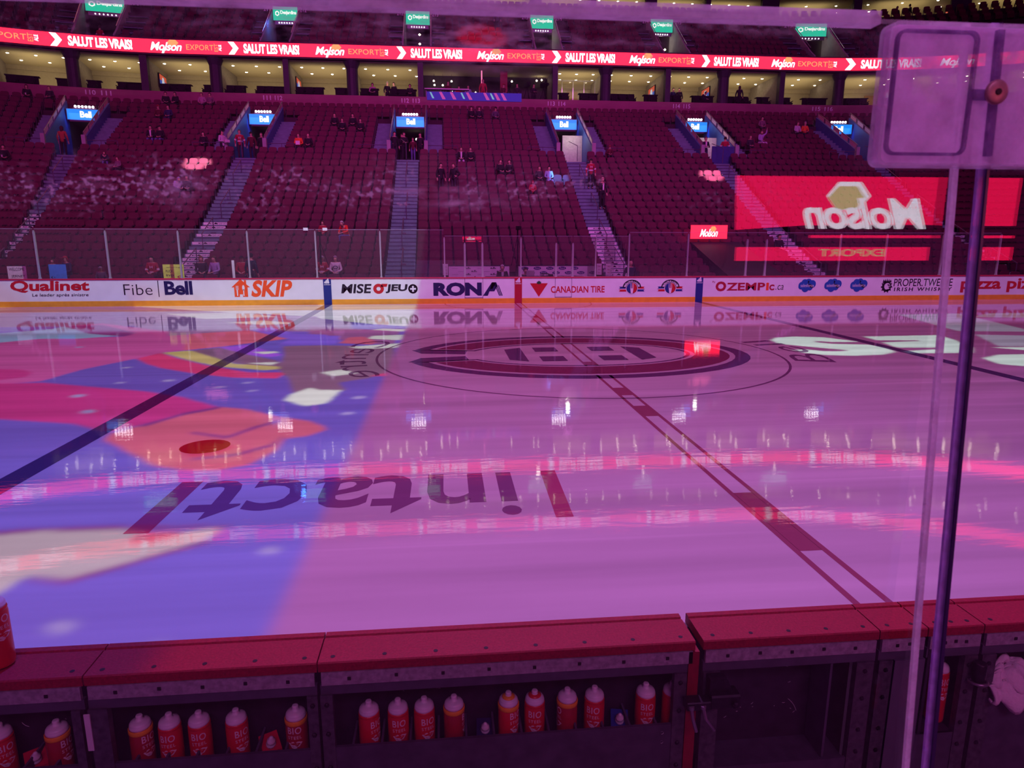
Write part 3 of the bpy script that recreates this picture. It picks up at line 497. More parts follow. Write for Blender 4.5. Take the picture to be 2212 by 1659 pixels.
# ---------------------------------------------------------------- who is where: (pose, row, position along the row, turn, top, trousers, hair, extra, label)
PEOPLE = [
 ('sit', 27, -29.4, .2, 'black', 'black', 'hood_black', 'cup', 'person in a black hooded coat holding something white, top row of the dark corner'),
 ('sit', 27, -28.45, -.2, 'dark', 'dark', 'brown', '', 'person in dark clothes with crossed arms, top row beside the black hooded person'),
 ('sit', 27, -22.3, .3, 'black', 'black', 'dark', '', 'person in black leaning over, top row below the suite column'),
 ('sit', 27, -21.6, -.3, 'black', 'black', 'hood_black', '', 'person in black hood beside the person leaning over, top row'),
 ('sit', 27, -19.9, 0, 'mauve', 'dark', 'brown', '', 'person in pale mauve top looking down, top row between two tunnels'),
 ('sit', 27, -19.3, 0, 'patterned', 'dark', 'dark', '', 'person in patterned top beside the one in mauve, top row'),
 ('sit', 24, -21.7, 0, 'redblack', 'black', 'cap_red', '', 'person in black and red with a cap, seated beside the navy shirt'),
 ('sit', 24, -21.1, 0, 'navy', 'navy', 'dark', '', 'person in plain navy shirt with hands on the lap'),
 ('sit', 20, -21.2, .1, 'black', 'jeans', 'dark', 'bib', 'person in open black jacket over white, seated next to a man in black'),
 ('sit', 20, -20.6, -.1, 'black', 'jeans', 'cap_black', '', 'person in black jacket and cap with blue trousers, right beside the open jacket'),
 ('sit_lean', 16, -23.0, .3, 'navyblack', 'jeans', 'brown', '', 'large person in dark jacket and blue jeans leaning towards a child'),
 ('sit', 15, -22.0, -.4, 'patterned', 'dark', 'brown', '', 'child in dark patterned top beside the large person in jeans'),
 ('sit', 19, -17.5, 0, 'black', 'black', 'hood_black', '', 'small person in black behind the guard rail above the lit seats'),
 ('sit', 16, -29.3, .2, 'black', 'black', 'dark', 'cup', 'person in black with a white cup at the edge of the picture'),
 ('sit_lean', 12, -17.8, .7, 'lilac', 'dark', 'hood_lilac', '', 'person in lilac hooded top bending forward'),
 ('sit', 12, -17.25, .2, 'blackletters', 'black', 'dark', '', 'person in black jacket with white letters beside the lilac hood'),
 ('sit', 23, -10.5, 0, 'black', 'black', 'dark', '', 'person in black, first of four in a row from the aisle side with the steward'),
 ('sit', 22, -9.85, .1, 'black', 'black', 'brown', '', 'person in black with arms folded, second of the four in a row'),
 ('sit', 23, -9.35, 0, 'black', 'black', 'dark', '', 'tall person in black zipped top, third of the four in a row'),
 ('sit', 22, -8.75, -.1, 'black', 'black', 'longbrown', '', 'woman in black with long hair, last of the four in a row'),
 ('sit', 19, -12.1, 0, 'orange', 'dark', 'brown', 'paper', 'person in orange shirt holding a white printed paper'),
 ('sit', 19, -11.5, 0, 'black', 'black', 'bald', '', 'bald man in black shirt beside the orange shirt'),
 ('sit', 25, -.75, .2, 'black', 'black', 'hood_black', '', 'person in black beanie drinking, top row below the blue banner'),
 ('sit', 25, -.25, 0, 'blackwhite', 'dark', 'dark', '', 'person in black with white scarf, top row beside the black beanie'),
 ('sit', 25, .85, .3, 'grey', 'dark', 'cap_black', '', 'person in grey with dark bushy hat alone in the top row'),
 ('sit', 17, -2.15, 0, 'black', 'palepants', 'brown', 'bib', 'person in black jacket and pale trousers near the packed tunnel'),
 ('sit', 17, -1.5, 0, 'black', 'black', 'brown', '', 'person in black with hand to the mouth beside the pale trousers'),
 ('stand', 13, -3.15, .5, 'black', 'dark', 'dark', '', 'dark haired man in black standing among the seats near the plain aisle'),
 ('stand_hip', 13, -2.4, -.6, 'black', 'dark', 'brown', '', 'man in black with hand on the hip, facing the other man in black'),
 ('sit', 15, .65, .3, 'black', 'black', 'brown', '', 'woman in black drinking, seated beside long dark hair'),
 ('sit', 15, 1.1, -.4, 'black', 'black', 'longbrown', '', 'woman with long dark hair turned to her neighbour'),
 ('sit', 14, 3.0, 0, 'dark', 'dark', 'brown', '', 'person in dark patterned top beside the one lit in blue'),
 ('sit', 14, 3.45, .1, 'paleblue', 'paleblue', 'dark', '', 'person in pale jacket lit blue by a spotlight'),
 ('sit', 12, 1.9, 0, 'red', 'dark', 'hood_red', '', 'child in red and white jersey with hands over the head, alone in mid block'),
 ('stand', 14, 5.85, 0, 'jersey', 'black', 'cap_black', 'stripe', 'man in red striped jersey and dark cap standing in the stickered aisle'),
 ('stand_chin', 11, 6.0, .2, 'black', 'black', 'blonde', 'bib', 'blonde woman in long black coat and pale scarf standing in the stickered aisle'),
 ('sit', 18, 7.8, 0, 'redblack', 'dark', 'cap_red', '', 'child in red behind the guard rail near the grey lit tunnel'),
 ('sit', 20, 17.75, 0, 'dark', 'dark', 'brown', '', 'person in dark clothes half hidden beside raised arms'),
 ('sit_arm', 21, 19.05, .3, 'lilac', 'palepants', 'brown', '', 'person in lilac top lying back with one arm raised'),
 ('sit', 24, 20.55, 0, 'patterned', 'dark', 'dark', '', 'person in patterned white and red top high above the blue half door tunnel'),
 ('sit', 23, 22.6, .2, 'whiteblack', 'black', 'brown', '', 'person with white sleeves and black vest beside the orange hooded top'),
 ('sit', 23, 23.2, -.1, 'orange', 'dark', 'grey', '', 'grey haired person in bright orange hooded top'),
 ('sit', 4, 13.7, .2, 'black', 'black', 'dark', '', 'person in black beside the aisle, partly behind the red reflection'),
 ('sit', 4, 14.05, -.1, 'patterned', 'redp', 'dark', '', 'person in patterned top and red trousers at the aisle behind the red reflection'),
 ('sit', 1, -19.5, .4, 'navyblack', 'dark', 'brown', '', 'grown up with glasses bending to children in the front rows by the blue sheet'),
 ('sit', 1, -18.85, -.4, 'navy', 'navy', 'cap_red', '', 'broad person in navy jacket and patterned hat in the front rows'),
 ('sit', 0, -19.2, 0, 'jersey', 'dark', 'cap_black', '', 'child in red and black jersey next to the blue sheet at the glass'),
 ('sit', 0, -17.6, .2, 'grey', 'dark', 'cap_grey', '', 'child in grey hat low behind the glass'),
 ('sit', 1, -15.7, 0, 'jersey', 'dark', 'dark', 'stripe', 'woman in red jersey with a white letter on the chest behind the thin lettering advert'),
 ('sit', 1, -15.0, 0, 'dark', 'dark', 'hood_black', '', 'hooded person behind the yellow sheet'),
 ('sit', 1, -13.65, .3, 'dark', 'dark', 'curly', '', 'curly haired person in dark jacket facing the pale hooded top'),
 ('sit', 1, -13.1, -.4, 'lilac', 'dark', 'brown', '', 'person in pale lilac hooded top touching the face'),
 ('sit', 1, -12.0, .1, 'jersey', 'dark', 'cap_black', '', 'person in black cap and red jersey behind the white stick sign'),
 ('stand', 0, -11.2, 2.8, 'darkblue', 'dark', 'cap_black', '', 'person in dark blue coat with the back turned beside the red jersey and stick sign'),
 ('sit', 6, -8.8, 0, 'jersey', 'dark', 'brown', '', 'small child in red and white jersey on a seat above the glass'),
 ('sit_lean', 6, -7.8, -.5, 'redbright', 'jeans', 'grey', '', 'man in bright red sweater and blue jeans leaning over sideways'),
 ('sit', 1, -8.2, 0, 'jersey', 'navy', 'cap_grey', 'stripe', 'man in red jersey and dark glasses with arms crossed, by the glass'),
 ('sit', 1, -7.6, 0, 'whitejersey', 'black', 'hood_mauve', 'ring', 'woman in white jersey with a large ring logo beside the man in red jersey'),
]

# ---------------------------------------------------------------- lower bowl: terrace, aisles, tunnels
CL, CR, RR = -21., 25., 8.5; REF = 28.5
def P2(u, s):
    if u > CR: a = (u - CR) / REF; return (CR + (RR + s) * sin(a), YB - RR + (RR + s) * cos(a), -a)
    if u < CL: a = (u - CL) / REF; return (CL + (RR + s) * sin(a), YB - RR + (RR + s) * cos(a), -a)
    return (u, YB + s, 0.)
def P3(u, s, z): x, y, _ = P2(u, s); return (x, y, z)
NR = 28; SJ = lambda j: 2.25 + .845 * j
def BT(j): return ((-1.41e-4 * j + 8.293e-3) * j + .29333) * j + 1.1225
FL = lambda j: BT(j) - .85
def FZ(s): return FL((s - 2.25) / .845)
UT = [-35.2, -24.8, -14.6, -5.1, 5.2, 14.9, 25.4, 36.5]
UMIN, UMAX = -41., 50.
SH = {-35.2: -1.6, -24.8: -1.45, -14.6: -.7, -5.1: -.15, 5.2: .5, 14.9: .55, 25.4: 1.0, 36.5: 1.2}
def UJ(U, j): return U + SH[U] * max(0, (j - 4)) / 17
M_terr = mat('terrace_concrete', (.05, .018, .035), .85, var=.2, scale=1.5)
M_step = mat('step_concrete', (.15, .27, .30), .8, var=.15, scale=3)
M_wallc = mat('tunnel_concrete', (.36, .35, .37), .7, var=.12, scale=2)
M_rail = mat('rail_steel', (.16, .12, .2), .4, .5, var=.05)
M_fascia = mat('fascia_plaster', (.32, .09, .16), .7, var=.12, scale=1.2)
def usplit(a, b, du=2.): n = max(1, int(math.ceil((b - a) / du))); return [a + (b - a) * i / n for i in range(n + 1)]
def strip(mb, a, b, s0, s1, z0, z1):
    us = usplit(a, b)
    for p, q in zip(us, us[1:]):
        mb.add([P3(p, s0, z0), P3(p, s0, z1), P3(p, s1, z1), P3(q, s0, z0), P3(q, s0, z1), P3(q, s1, z1)], [(0, 3, 4, 1), (1, 4, 5, 2)])
def gaps(j):
    return [(UJ(U, 21) - 1.18, UJ(U, 21) + 1.18) for U in UT] if 19 <= j <= 25 else []
tm = MB()
for j in range(NR):
    a = UMIN
    for g0, g1 in gaps(j) + [(UMAX, UMAX)]:
        strip(tm, a, g0, SJ(j) - .62, SJ(j) + .235, FL(j - 1) if j else 0., FL(j)); a = g1
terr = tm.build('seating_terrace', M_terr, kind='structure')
tag(terr, 'stepped concrete terrace of the lower stands carrying the maroon seats', 'terrace', kind='structure')
AW = .68; M_fr0 = mat('step_line_dark', (.04, .02, .08), .7)
STK = {-24.8: (0, 11), -14.6: (0, 10), 5.2: (0, 9.6), 14.9: (0, 9), 25.4: (0, 9)}
M_stk = mat('sticker_white', (.95, 1., .98), .5, var=.05)
ANAME = {-35.2: 'outermost far aisle on the dark side', -24.8: 'aisle below the tunnel with the woman in red', -14.6: 'aisle below the tunnel where a steward in black stands', -5.1: 'plain aisle below the crowded tunnel', 5.2: 'stickered aisle below the tunnel with the pale grey wall', 14.9: 'aisle below the tunnel with the blue half door', 25.4: 'aisle below the last tunnel with the blue lit ramp', 36.5: 'aisle beyond the last blue tunnel'}
def stk_mesh():
    m_ = MB().box(-.62, .62, -.006, 0, -.065, .065); k_ = MB()
    text(k_, 'MOLSON EXPORT', (-.32, .55, -.035, .035), lambda u, v: (u, -.008, v), .01, 0, 1, 1); poly(k_, [(-.1, -.03), (0, .06), (.1, -.03)], lambda u, v: (u, -.009, v)); return m_, k_
_s0 = None
for U in UT[1:-1] + [UT[0], UT[-1]]:
    t = MB(); nz_ = MB()
    for j in range(0, 19):
        for h in (0, 1):
            s0 = SJ(j) - .62 + h * .42 - .42; z = FL(j - 1) + (FL(j) - FL(j - 1)) * (.5 + .5 * h) if j else FL(0) * (.5 + .5 * h)
            Uc = UJ(U, j); t.box(Uc - AW, Uc + AW, s0 - .012, s0 + .46, z - .26, z + .004, P3); nz_.box(Uc - AW, Uc + AW, s0 - .018, s0 - .012, z - .03, z + .006, P3)  # thin dark line along each step's front edge
    t.box(UJ(U, 21) - 1.1, UJ(U, 21) + 1.1, SJ(18) + .1, SJ(25.5), FL(18) - .5, FL(18.4) + .006, P3)
    for sd in (-1, 1):
        for j in range(20, 26):
            for h in (0, 1):
                s0 = SJ(j) - .62 + h * .42 - .42; z = FL(j - 1) + (FL(j) - FL(j - 1)) * (.5 + .5 * h)
                t.box(UJ(U, 21) + sd * 1.72 - .52, UJ(U, 21) + sd * 1.72 + .52, s0 - .012, s0 + .46, z - .26, z + .004, P3)
    st = t.build('aisle_stairs', M_step); nz_.build('step_line', M_fr0, st); tag(st, 'grey lavender concrete stairs, ' + ANAME[U], 'stairs', kind='structure')
    if U in STK:
        j0, j1 = STK[U]; n = int(j1 * 2)
        for k in range(n):
            if U == -14.6 and k in (3, 4, 13, 15, 17): continue
            j = k // 2; h = k % 2; s0 = SJ(j) - .62 + h * .42 - .42; z = FL(j - 1) + (FL(j) - FL(j - 1)) * (.5 + .5 * h) if j else FL(0) * (.5 + .5 * h)
            x, y, rz = P2(UJ(U, j), s0 - .014)
            if _s0 is None:
                a, b = stk_mesh(); o = a.build('step_sticker', M_stk, st); b.build('lettering', adm('ink', INK), o); _s0 = o
            else:
                o = _s0.copy(); COL.objects.link(o); o.parent = st; c = _s0.children[0].copy(); COL.objects.link(c); c.parent = o
            o.location = (x, y, z - .075); o.rotation_euler = (0, 0, rz)
    # hand rails down the middle of the aisle
    for k, j in enumerate((1.2, 5.2, 9.2, 13.6)):
        r = MB(); s_a, s_b = SJ(j), SJ(j + 2.1); ua = UJ(U, j + 1) + (.0 if k % 2 else .12)
        for s_ in (s_a, s_b): r.tube([P3(ua, s_, FZ(s_ - .3) - .02), P3(ua, s_, FZ(s_) + .88)], .022, 6); r.box(ua - .12, ua + .12, s_ - .08, s_ + .08, FZ(s_) + .0, FZ(s_) + .16, P3)
        r.tube([P3(ua, s_a - .05, FZ(s_a) + .85), P3(ua, s_b + .05, FZ(s_b) + .90)], .024, 6)
        tag(r.build('handrail', M_rail), ['lowest', 'second lowest', 'second highest', 'highest'][k] + ' dark handrail in the ' + ANAME[U], 'handrail', 'handrails in the aisles')
# tunnels through the seats
M_blue = mat('tunnel_glow_tint', (.05, .10, .42), .5, var=.1, scale=2); M_pink = mat('placard_pink', (.75, .35, .55), .5, var=.05)  # blue sign light put into wall colour, pink light into placard colour
M_sign = mat('sign_blue', (0., .17, .62), .4, emit=1.7); M_sw = mat('sign_white', (1, 1, .95), .4, emit=1.15); M_bulb = mat('bulb', (1., .93, 1.), .4, emit=13.)
M_warm = mat('lamp_warm', (1., .85, .6), .4, emit=9.)
TN = {-24.8: 'with the woman in red', -14.6: 'with the red jerseys', -5.1: 'packed with people', 5.2: 'with pale grey wall', 14.9: 'with blue half door', 25.4: 'with empty blue ramp'}
for U in UT[1:-1]:
    t = thing('tunnel_entrance', 'concrete entrance tunnel between the seats ' + TN[U], 'tunnel', (0, 0, 0)); f = lambda u, s, z, U=U: P3(UJ(U, 21) + u, s, z)
    s0, s1, zf = SJ(18.6), SJ(25.4), FL(18.4)
    inn = abs(U) > 10
    for sd in (-1, 1):
        pr = [(s0, zf - .3), (s1, zf - .3), (s1, FZ(s1) + .95), (s0, FZ(s0) + .95)]
        MB().prism(pr, lambda a, b, c: f(c, a, b), sd * 1.06, sd * 1.2).build('side_wall', M_blue if inn or True else M_wallc, t)
        rl = MB(); rl.tube([f(sd * 1.13, s0, FZ(s0) + 1.3), f(sd * 1.13, s1, FZ(s1) + 1.3)], .03, 6)
        for k in range(6): s_ = s0 + (s1 - s0) * k / 5; rl.tube([f(sd * 1.13, s_, FZ(s_) + .95), f(sd * 1.13, s_, FZ(s_) + 1.3)], .02, 5)
        ro = rl.build('side_rail', M_rail, t)
        pk = MB()
        for k in range(5):
            a = s0 + (s1 - s0) * (k + .12) / 5; b = s0 + (s1 - s0) * (k + .88) / 5
            pk.prism([(a, FZ(a) + 1.0), (b, FZ(b) + 1.0), (b, FZ(b) + 1.25), (a, FZ(a) + 1.25)], lambda p, q, c: f(c, p, q), sd * 1.12, sd * 1.14)
        pk.build('placard', M_pink, ro)
        w2 = MB(); w2.box(sd * 1.06, sd * 1.3, s0 - .25, s0, zf - .6, FL(19) + .95, f); w2.build('kerb', M_wallc, t)
    # interior beyond the sign
    c = MB(); s2 = s1 + 6; zc = 10.42
    c.add([f(-1.1, s1, zf + .2), f(1.1, s1, zf + .2), f(1.1, s2, zf + .2), f(-1.1, s2, zf + .2), f(-1.1, s1, zc), f(1.1, s1, zc), f(1.1, s2, zc), f(-1.1, s2, zc)], [(0, 1, 2, 3), (4, 7, 6, 5), (0, 3, 7, 4), (1, 5, 6, 2), (2, 6, 7, 3)])
    c.build('passage', mat('passage_dark', (.10, .09, .08), .8), t)
    if U in (5.2, 14.9):
        side = 1 if U == 5.2 else 1
        m_ = MB(); m_.box(-.35, 1.05, s1 - 2.6, s1 - 2.5, zf, 9.75, f); m_.build('inner_wall', mat('pale_wall', (.55, .56, .50), .6), t)
    if U == 14.9: MB().box(-.5, 1.05, s0 - .1, s0 - .04, zf, zf + 1.15, f).build('half_door', mat('door_blue', (.02, .05, .22), .5), t)
    if U == -24.8:
        m_ = MB().box(.28, .98, s1 - 1.2, s1 - 1.15, zf + .8, 9.9, f); m_.build('poster', mat('poster_blue_glow', srgb(30, 90, 220), emit=.8), t)  # posters glow on their own, brightness put into the colour without a lamp
        m_ = MB().box(.3, .96, s1 - 1.22, s1 - 1.21, zf + 1.4, zf + 1.65, f); m_.box(.3, .85, s1 - 1.22, s1 - 1.21, zf + .85, zf + 1.2, f); m_.build('poster', mat('poster_lime_glow', srgb(225, 235, 150), emit=.8), t)
    MB().lathe([(.0, -.09), (.08, -.05), (.09, .0), (.05, .07), (0, .09)], f(.35 if U != 5.2 else -.6, s1 + 1.0, 9.85), 10).build('lamp', M_warm, t, True)
    # hand rail on the tunnel ramp
    r = MB(); r.tube([f(-.05, s0 - .9, zf), f(-.05, s0 - .9, zf + .95), f(-.42, s0 + .2, zf + 1.35)], .022, 6); r.build('ramp_rail', M_rail, t)
    # front guard rails beside the mouth
    for sd in (-1, 1):
        r = MB(); s_ = SJ(19) - .5; z = FL(19) - .3; a, b = (1.25, 3.2)
        r.tube([f(sd * a, s_, z + .95), f(sd * b, s_, z + .95)], .022, 6)
        for q in (a, 2.2, b): r.tube([f(sd * q, s_, z - .1), f(sd * q, s_, z + .95)], .018, 6)
        tag(r.build('guard_rail', M_rail), 'low guard rail on the ' + ('red line' if sd * U < 0 else 'corner') + ' side of the tunnel ' + TN[U], 'railing', 'guard rails at the tunnels')
    # lit sign
    sg = thing('lit_sign', 'glowing blue sign with white lettering over the tunnel ' + TN[U], 'sign'); sy = SJ(24.4)
    MB().box(-.99, .99, sy, sy + .14, 10.40, 11.12, f).build('frame', M_rail, sg)
    MB().box(-.96, .96, sy - .012, sy, 10.43, 11.09, f).build('panel', M_sign, sg)
    text(MB(), 'Bell', (-.27, .36, 10.56, 10.98), lambda u, v: f(u, sy - .035, v), .045, 0, .93).build('lettering', M_sw, sg)
    lb = thing('light_bar', 'row of six white lamps above the blue sign, tunnel ' + TN[U], 'lamp')
    MB().box(-.62, .62, sy + .02, sy + .1, 11.13, 11.19, f).build('bar', M_rail, lb)
    for k in range(6):
        MB().lathe([(0, -.075), (.055, -.055), (.078, 0), (.055, .055), (0, .075)], f(-.47 + k * .19, sy - .02, 11.26), 10).build('bulb', M_bulb, lb, True)
    l = bpy.data.lights.new('sign_glow', 'AREA'); l.shape = 'RECTANGLE'; l.size = 1.9; l.size_y = .6; l.energy = 34; l.color = (.06, .22, 1.)
    o = bpy.data.objects.new('sign_glow', l); COL.objects.link(o); o.location = f(0, sy - .1, 10.7); o.rotation_euler = (math.radians(62), 0, P2(UJ(U, 21), 10)[2])
for U_, du_, e_ in ((5.2, .2, 26), (14.9, .2, 14), (-14.6, -.3, 8)):
    l = bpy.data.lights.new('tunnel_lamp', 'POINT'); l.energy = e_; l.color = (.95, 1., .78); l.shadow_soft_size = .15; o = bpy.data.objects.new('tunnel_lamp', l); COL.objects.link(o); o.location = P3(UJ(U_, 21) + du_, SJ(25.4) - 3.6, 9.6)
# small accent lights aimed at blocks of seats, as in the hall
def spot(name, loc, tgt, deg, e, c, blend=.5):
    l = bpy.data.lights.new(name, 'SPOT'); l.energy = e; l.color = c; l.spot_size = math.radians(deg); l.spot_blend = blend; l.shadow_soft_size = .1
    o = bpy.data.objects.new(name, l); COL.objects.link(o); o.location = loc; o.rotation_euler = (Vector(tgt) - Vector(loc)).to_track_quat('-Z', 'Y').to_euler()
spot('seat_spot', (-16, 0, 26), P3(-17.6, SJ(16) - .2, BT(16) - .3), 3.0, 420000, (1., .62, .72)); spot('seat_spot', (10, 0, 26), P3(13.8, SJ(15) - .2, BT(15) - .3), 2.9, 420000, (1., .55, .72)); spot('seat_spot', (3, 2, 26), P3(4.0, SJ(14), BT(14) - .3), 2.4, 240000, (.08, .35, 1.))
spot('seat_spot', (2, 4, 30), P3(.2, 30.0, 18.0), 6.5, 120000, (1., .04, .06))
# ---------------------------------------------------------------- seats
M_back = mat('seat_maroon', (.115, .010, .038), .6, var=.10, scale=2., spec=.25); M_pan = mat('seat_pan_maroon', (.078, .006, .026), .6, var=.10, scale=2., spec=.25); M_fr = mat('seat_frame_black', (.03, .015, .03), .5)
def seat_parts():
    back = MB(); pr = [(-.245, .36), (.245, .36), (.25, .66), (.235, .79), (.19, .84), (.10, .86), (-.10, .86), (-.19, .84), (-.235, .79), (-.25, .66)]
    back.prism(pr, lambda a, b, t: (a, t + (b - .4) * .22, b), 0., .05)
    pan = MB(); pp = [(-.22, .24), (.22, .24), (.232, .50), (.21, .565), (-.21, .565), (-.232, .50)]
    pan.prism(pp, lambda a, b, t: (a, t + (b - .3) * .18, b), -.17, -.10)
    fr = MB()
    for sx in (-1, 1): fr.box(sx * .268 - .016, sx * .268 + .016, -.10, .02, 0, .56); fr.box(sx * .268 - .022, sx * .268 + .022, -.17, .04, .56, .60)
    return back, pan, fr
SB, SPn, SF = seat_parts()
def seat_slots():
    out = []
    for j in range(NR):
        cuts = []
        for U0_ in UT:
            U = UJ(U0_, j if j <= 18 else 21)
            if j <= 18: cuts.append((U - AW - .05, U + AW + .05))
            elif j <= 25: cuts.append((U - 2.3, U + 2.3))
        a = UMIN
        for g0, g1 in cuts + [(UMAX, UMAX)]:
            L = g0 - a; n = int(L / .56)
            if n > 0:
                p = L / n
                for i in range(n):
                    u = a + p * (i + .5)
                    if not (j < 2 and -3.4 < u < 4.3) and not (j < 5 and 9.2 < u < 12.5): out.append((j, u))
            a = g1
    return out
SLOTS = seat_slots()
OCC = []
for _p in PEOPLE:
    if _p[0][:3] != 'sit': continue
    c_ = [q for q in SLOTS if q[0] == _p[1]]
    if c_:
        b_ = min(c_, key=lambda q: abs(q[1] - _p[2]))
        if abs(b_[1] - _p[2]) < .6: SLOTS.remove(b_); OCC.append((b_, _p))
    
def camdist(x, y, z): return math.dist((x, y, z), CAMP)
def inframe(x, y, z, mx=0):
    d = Vector((x, y, z)) - Vector(CAMP); w = d.dot(_f)
    return w > 0 and abs(d.dot(_x) / w) < .756 - mx and abs(d.dot(_u) / w) < .567
def seat_bulk(name, slots, row_z, row_s, drop=()):
    parts = [(np.array(m.v), m.f, i) for i, m in enumerate((SB, SPn, SF))]
    V = []; Fi = []; Mi = []; off = 0
    for (j, u) in slots:
        x, y, rz = P2(u, row_s(j)); z = row_z(j); c, s = cos(rz), sin(rz)
        for pv, pf, mi in parts:
            w = np.empty_like(pv); w[:, 0] = pv[:, 0] * c - pv[:, 1] * s + x; w[:, 1] = pv[:, 0] * s + pv[:, 1] * c + y; w[:, 2] = pv[:, 2] + z
            V.append(w); Fi += [tuple(k + off for k in q) for q in pf]; Mi += [mi] * len(pf); off += len(pv)
    me = bpy.data.meshes.new(name); me.from_pydata(np.concatenate(V), [], Fi); me.polygons.foreach_set('material_index', Mi)
    for m in (M_back, M_pan, M_fr): me.materials.append(m)
    o = bpy.data.objects.new(name, me); COL.objects.link(o); return o
vis = sorted([(camdist(*P3(u, SJ(j), BT(j))), j, u) for j, u in SLOTS if inframe(*P3(u, SJ(j), BT(j)), .01) and not (j < 1 and -3.3 < u < 3.6)])
NEAR = [(j, u) for _, j, u in vis[:300]]; ns = set(NEAR)
sb = seat_bulk('stadium_seat', [q for q in SLOTS if q not in ns], FL, SJ); tag(sb, 'blocks of empty folded maroon seats rising behind the nearest rows of the lower stands', 'seats', kind='stuff')
RN = ['front', 'second', 'third', 'fourth', 'fifth', 'sixth', 'seventh', 'eighth', 'ninth', 'tenth']
def block(u):
    k = sum(1 for U in UT if U < u)
    return ['at the dark corner', 'by the corner aisle', 'above the red and blue adverts', 'above the orange and black adverts', 'above the penalty boxes', 'above the fork badges', 'above the blue clouds', 'above the rounded orange advert', 'in the far corner'][k]
proto = None
ORD = ['', 'first', 'second', 'third', 'fourth', 'fifth', 'sixth', 'seventh', 'eighth', 'ninth', 'tenth', 'eleventh', 'twelfth', 'thirteenth', 'fourteenth', 'fifteenth', 'sixteenth', 'seventeenth', 'eighteenth', 'nineteenth', 'twentieth']
_rk = {}
for j, u in sorted(NEAR): _rk.setdefault((j, block(u)), []).append(u)
for j, u in NEAR:
    x, y, rz = P2(u, SJ(j)); lab = 'empty maroon seat, %s from left in the %s row %s' % (ORD[min(20, _rk[(j, block(u))].index(u) + 1)], RN[j], block(u)); g = 'folded maroon seats, %s row, %s' % (RN[j], block(u))
    if proto is None:
        proto = thing('stadium_seat', lab, 'seat', (x, y, FL(j)), rz, g); SB.build('backrest', M_back, proto); SPn.build('seat', M_pan, proto); SF.build('seat_frame', M_fr, proto)
    else: dup(proto, (x, y, FL(j)), rz, lab, g)

# ---------------------------------------------------------------- suite level, ribbon boards, upper deck
S_W = 26.05; U0, U1 = UMIN, UMAX
us = usplit(U0, U1, 1.5); pth = [P2(u, 0)[:2] for u in us]
def ring(name, s0, s1, z0, z1, m, lab=None, kind='structure', cat='wall', par=None, uu=None):
    mb = MB(); w = uu or us; n = len(w); v = []
    for u in w: v += [P3(u, s0, z0), P3(u, s0, z1), P3(u, s1, z1), P3(u, s1, z0)]
    f = [(i * 4 + k, (i + 1) * 4 + k, (i + 1) * 4 + (k + 1) % 4, i * 4 + (k + 1) % 4) for i in range(n - 1) for k in range(4)] + [(0, 1, 2, 3), ((n - 1) * 4 + 3, (n - 1) * 4 + 2, (n - 1) * 4 + 1, (n - 1) * 4)]
    o = mb.add(v, f).build(name, m, par)
    if lab: tag(o, lab, cat, kind=kind)
    return o
wl = ring('wall_far', S_W, S_W + .25, FL(27) - .4, 13.05, M_fascia, 'plum coloured low wall behind the top row of the lower stands, with white section numbers', uu=usplit(U0, U1, .35))
M_num = mat('number_white', (.75, .7, .8), .5)
for a, b, uc in (('110', '111', -26.1), ('111', '112', -15.3), ('112', '113', -5.3), ('113', '114', 5.7), ('114', '115', 15.5), ('115', '116', 26.6)):
    nb = MB()
    text(nb, a, (uc - .68, uc - .14, 12.60, 12.92), lambda u, v: P3(u, S_W - .006, v), .02); text(nb, b, (uc + .14, uc + .68, 12.60, 12.92), lambda u, v: P3(u, S_W - .006, v), .02)
    nb.build('section_number', M_num, wl)
# suites
M_ceil = mat('suite_ceiling', (.62, .52, .30), .8, var=.03); M_sw_ = mat('suite_wall', (.50, .42, .28), .8, var=.06); M_div = mat('suite_divider', (.30, .26, .22), .7, var=.15, scale=6)
M_pil = mat('pillar_dark', (.035, .022, .05), .6); M_blk = mat('chair_black', (.008, .006, .010), .6, spec=.12); M_wood = mat('door_wood', (.40, .20, .07), .5)
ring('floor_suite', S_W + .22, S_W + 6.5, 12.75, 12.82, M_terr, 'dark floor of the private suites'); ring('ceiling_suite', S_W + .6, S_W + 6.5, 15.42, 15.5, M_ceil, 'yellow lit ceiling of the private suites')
ring('wall_suite', S_W + 6.2, S_W + 6.4, 12.8, 15.45, M_sw_, 'tan back wall of the private suites')
ring('trim_1', S_W + 6.0, S_W + 6.2, 15.1, 15.42, M_sw_, 'shallow bulkhead along the back of the suites')
DIV = [-31.3, -27.4, -23.6, -19.4, -14.3, -9.6, -4.55, 5.6, 9.6, 14.4, 19.0, 23.6, 27.8, 32., 36.5, 41.]
M_down = mat('downlight', (1., .86, .62), .4, emit=16.)
def suite(k, u0, u1, z, s, deck, light=True):
    lab = 'suite %s of the %s level' % (k, deck)
for i, u in enumerate(DIV):
    MB().box(u - .05, u + .05, S_W + .5, S_W + 6.2, 12.82, 15.42, P3).build('wall_divider_%d' % (i + 1), M_div, kind='structure')
SUN = ['first', 'second', 'third', 'fourth', 'fifth', 'sixth', 'seventh', 'eighth', 'ninth', 'tenth', 'eleventh', 'twelfth', 'thirteenth', 'fourteenth', 'fifteenth', 'sixteenth']
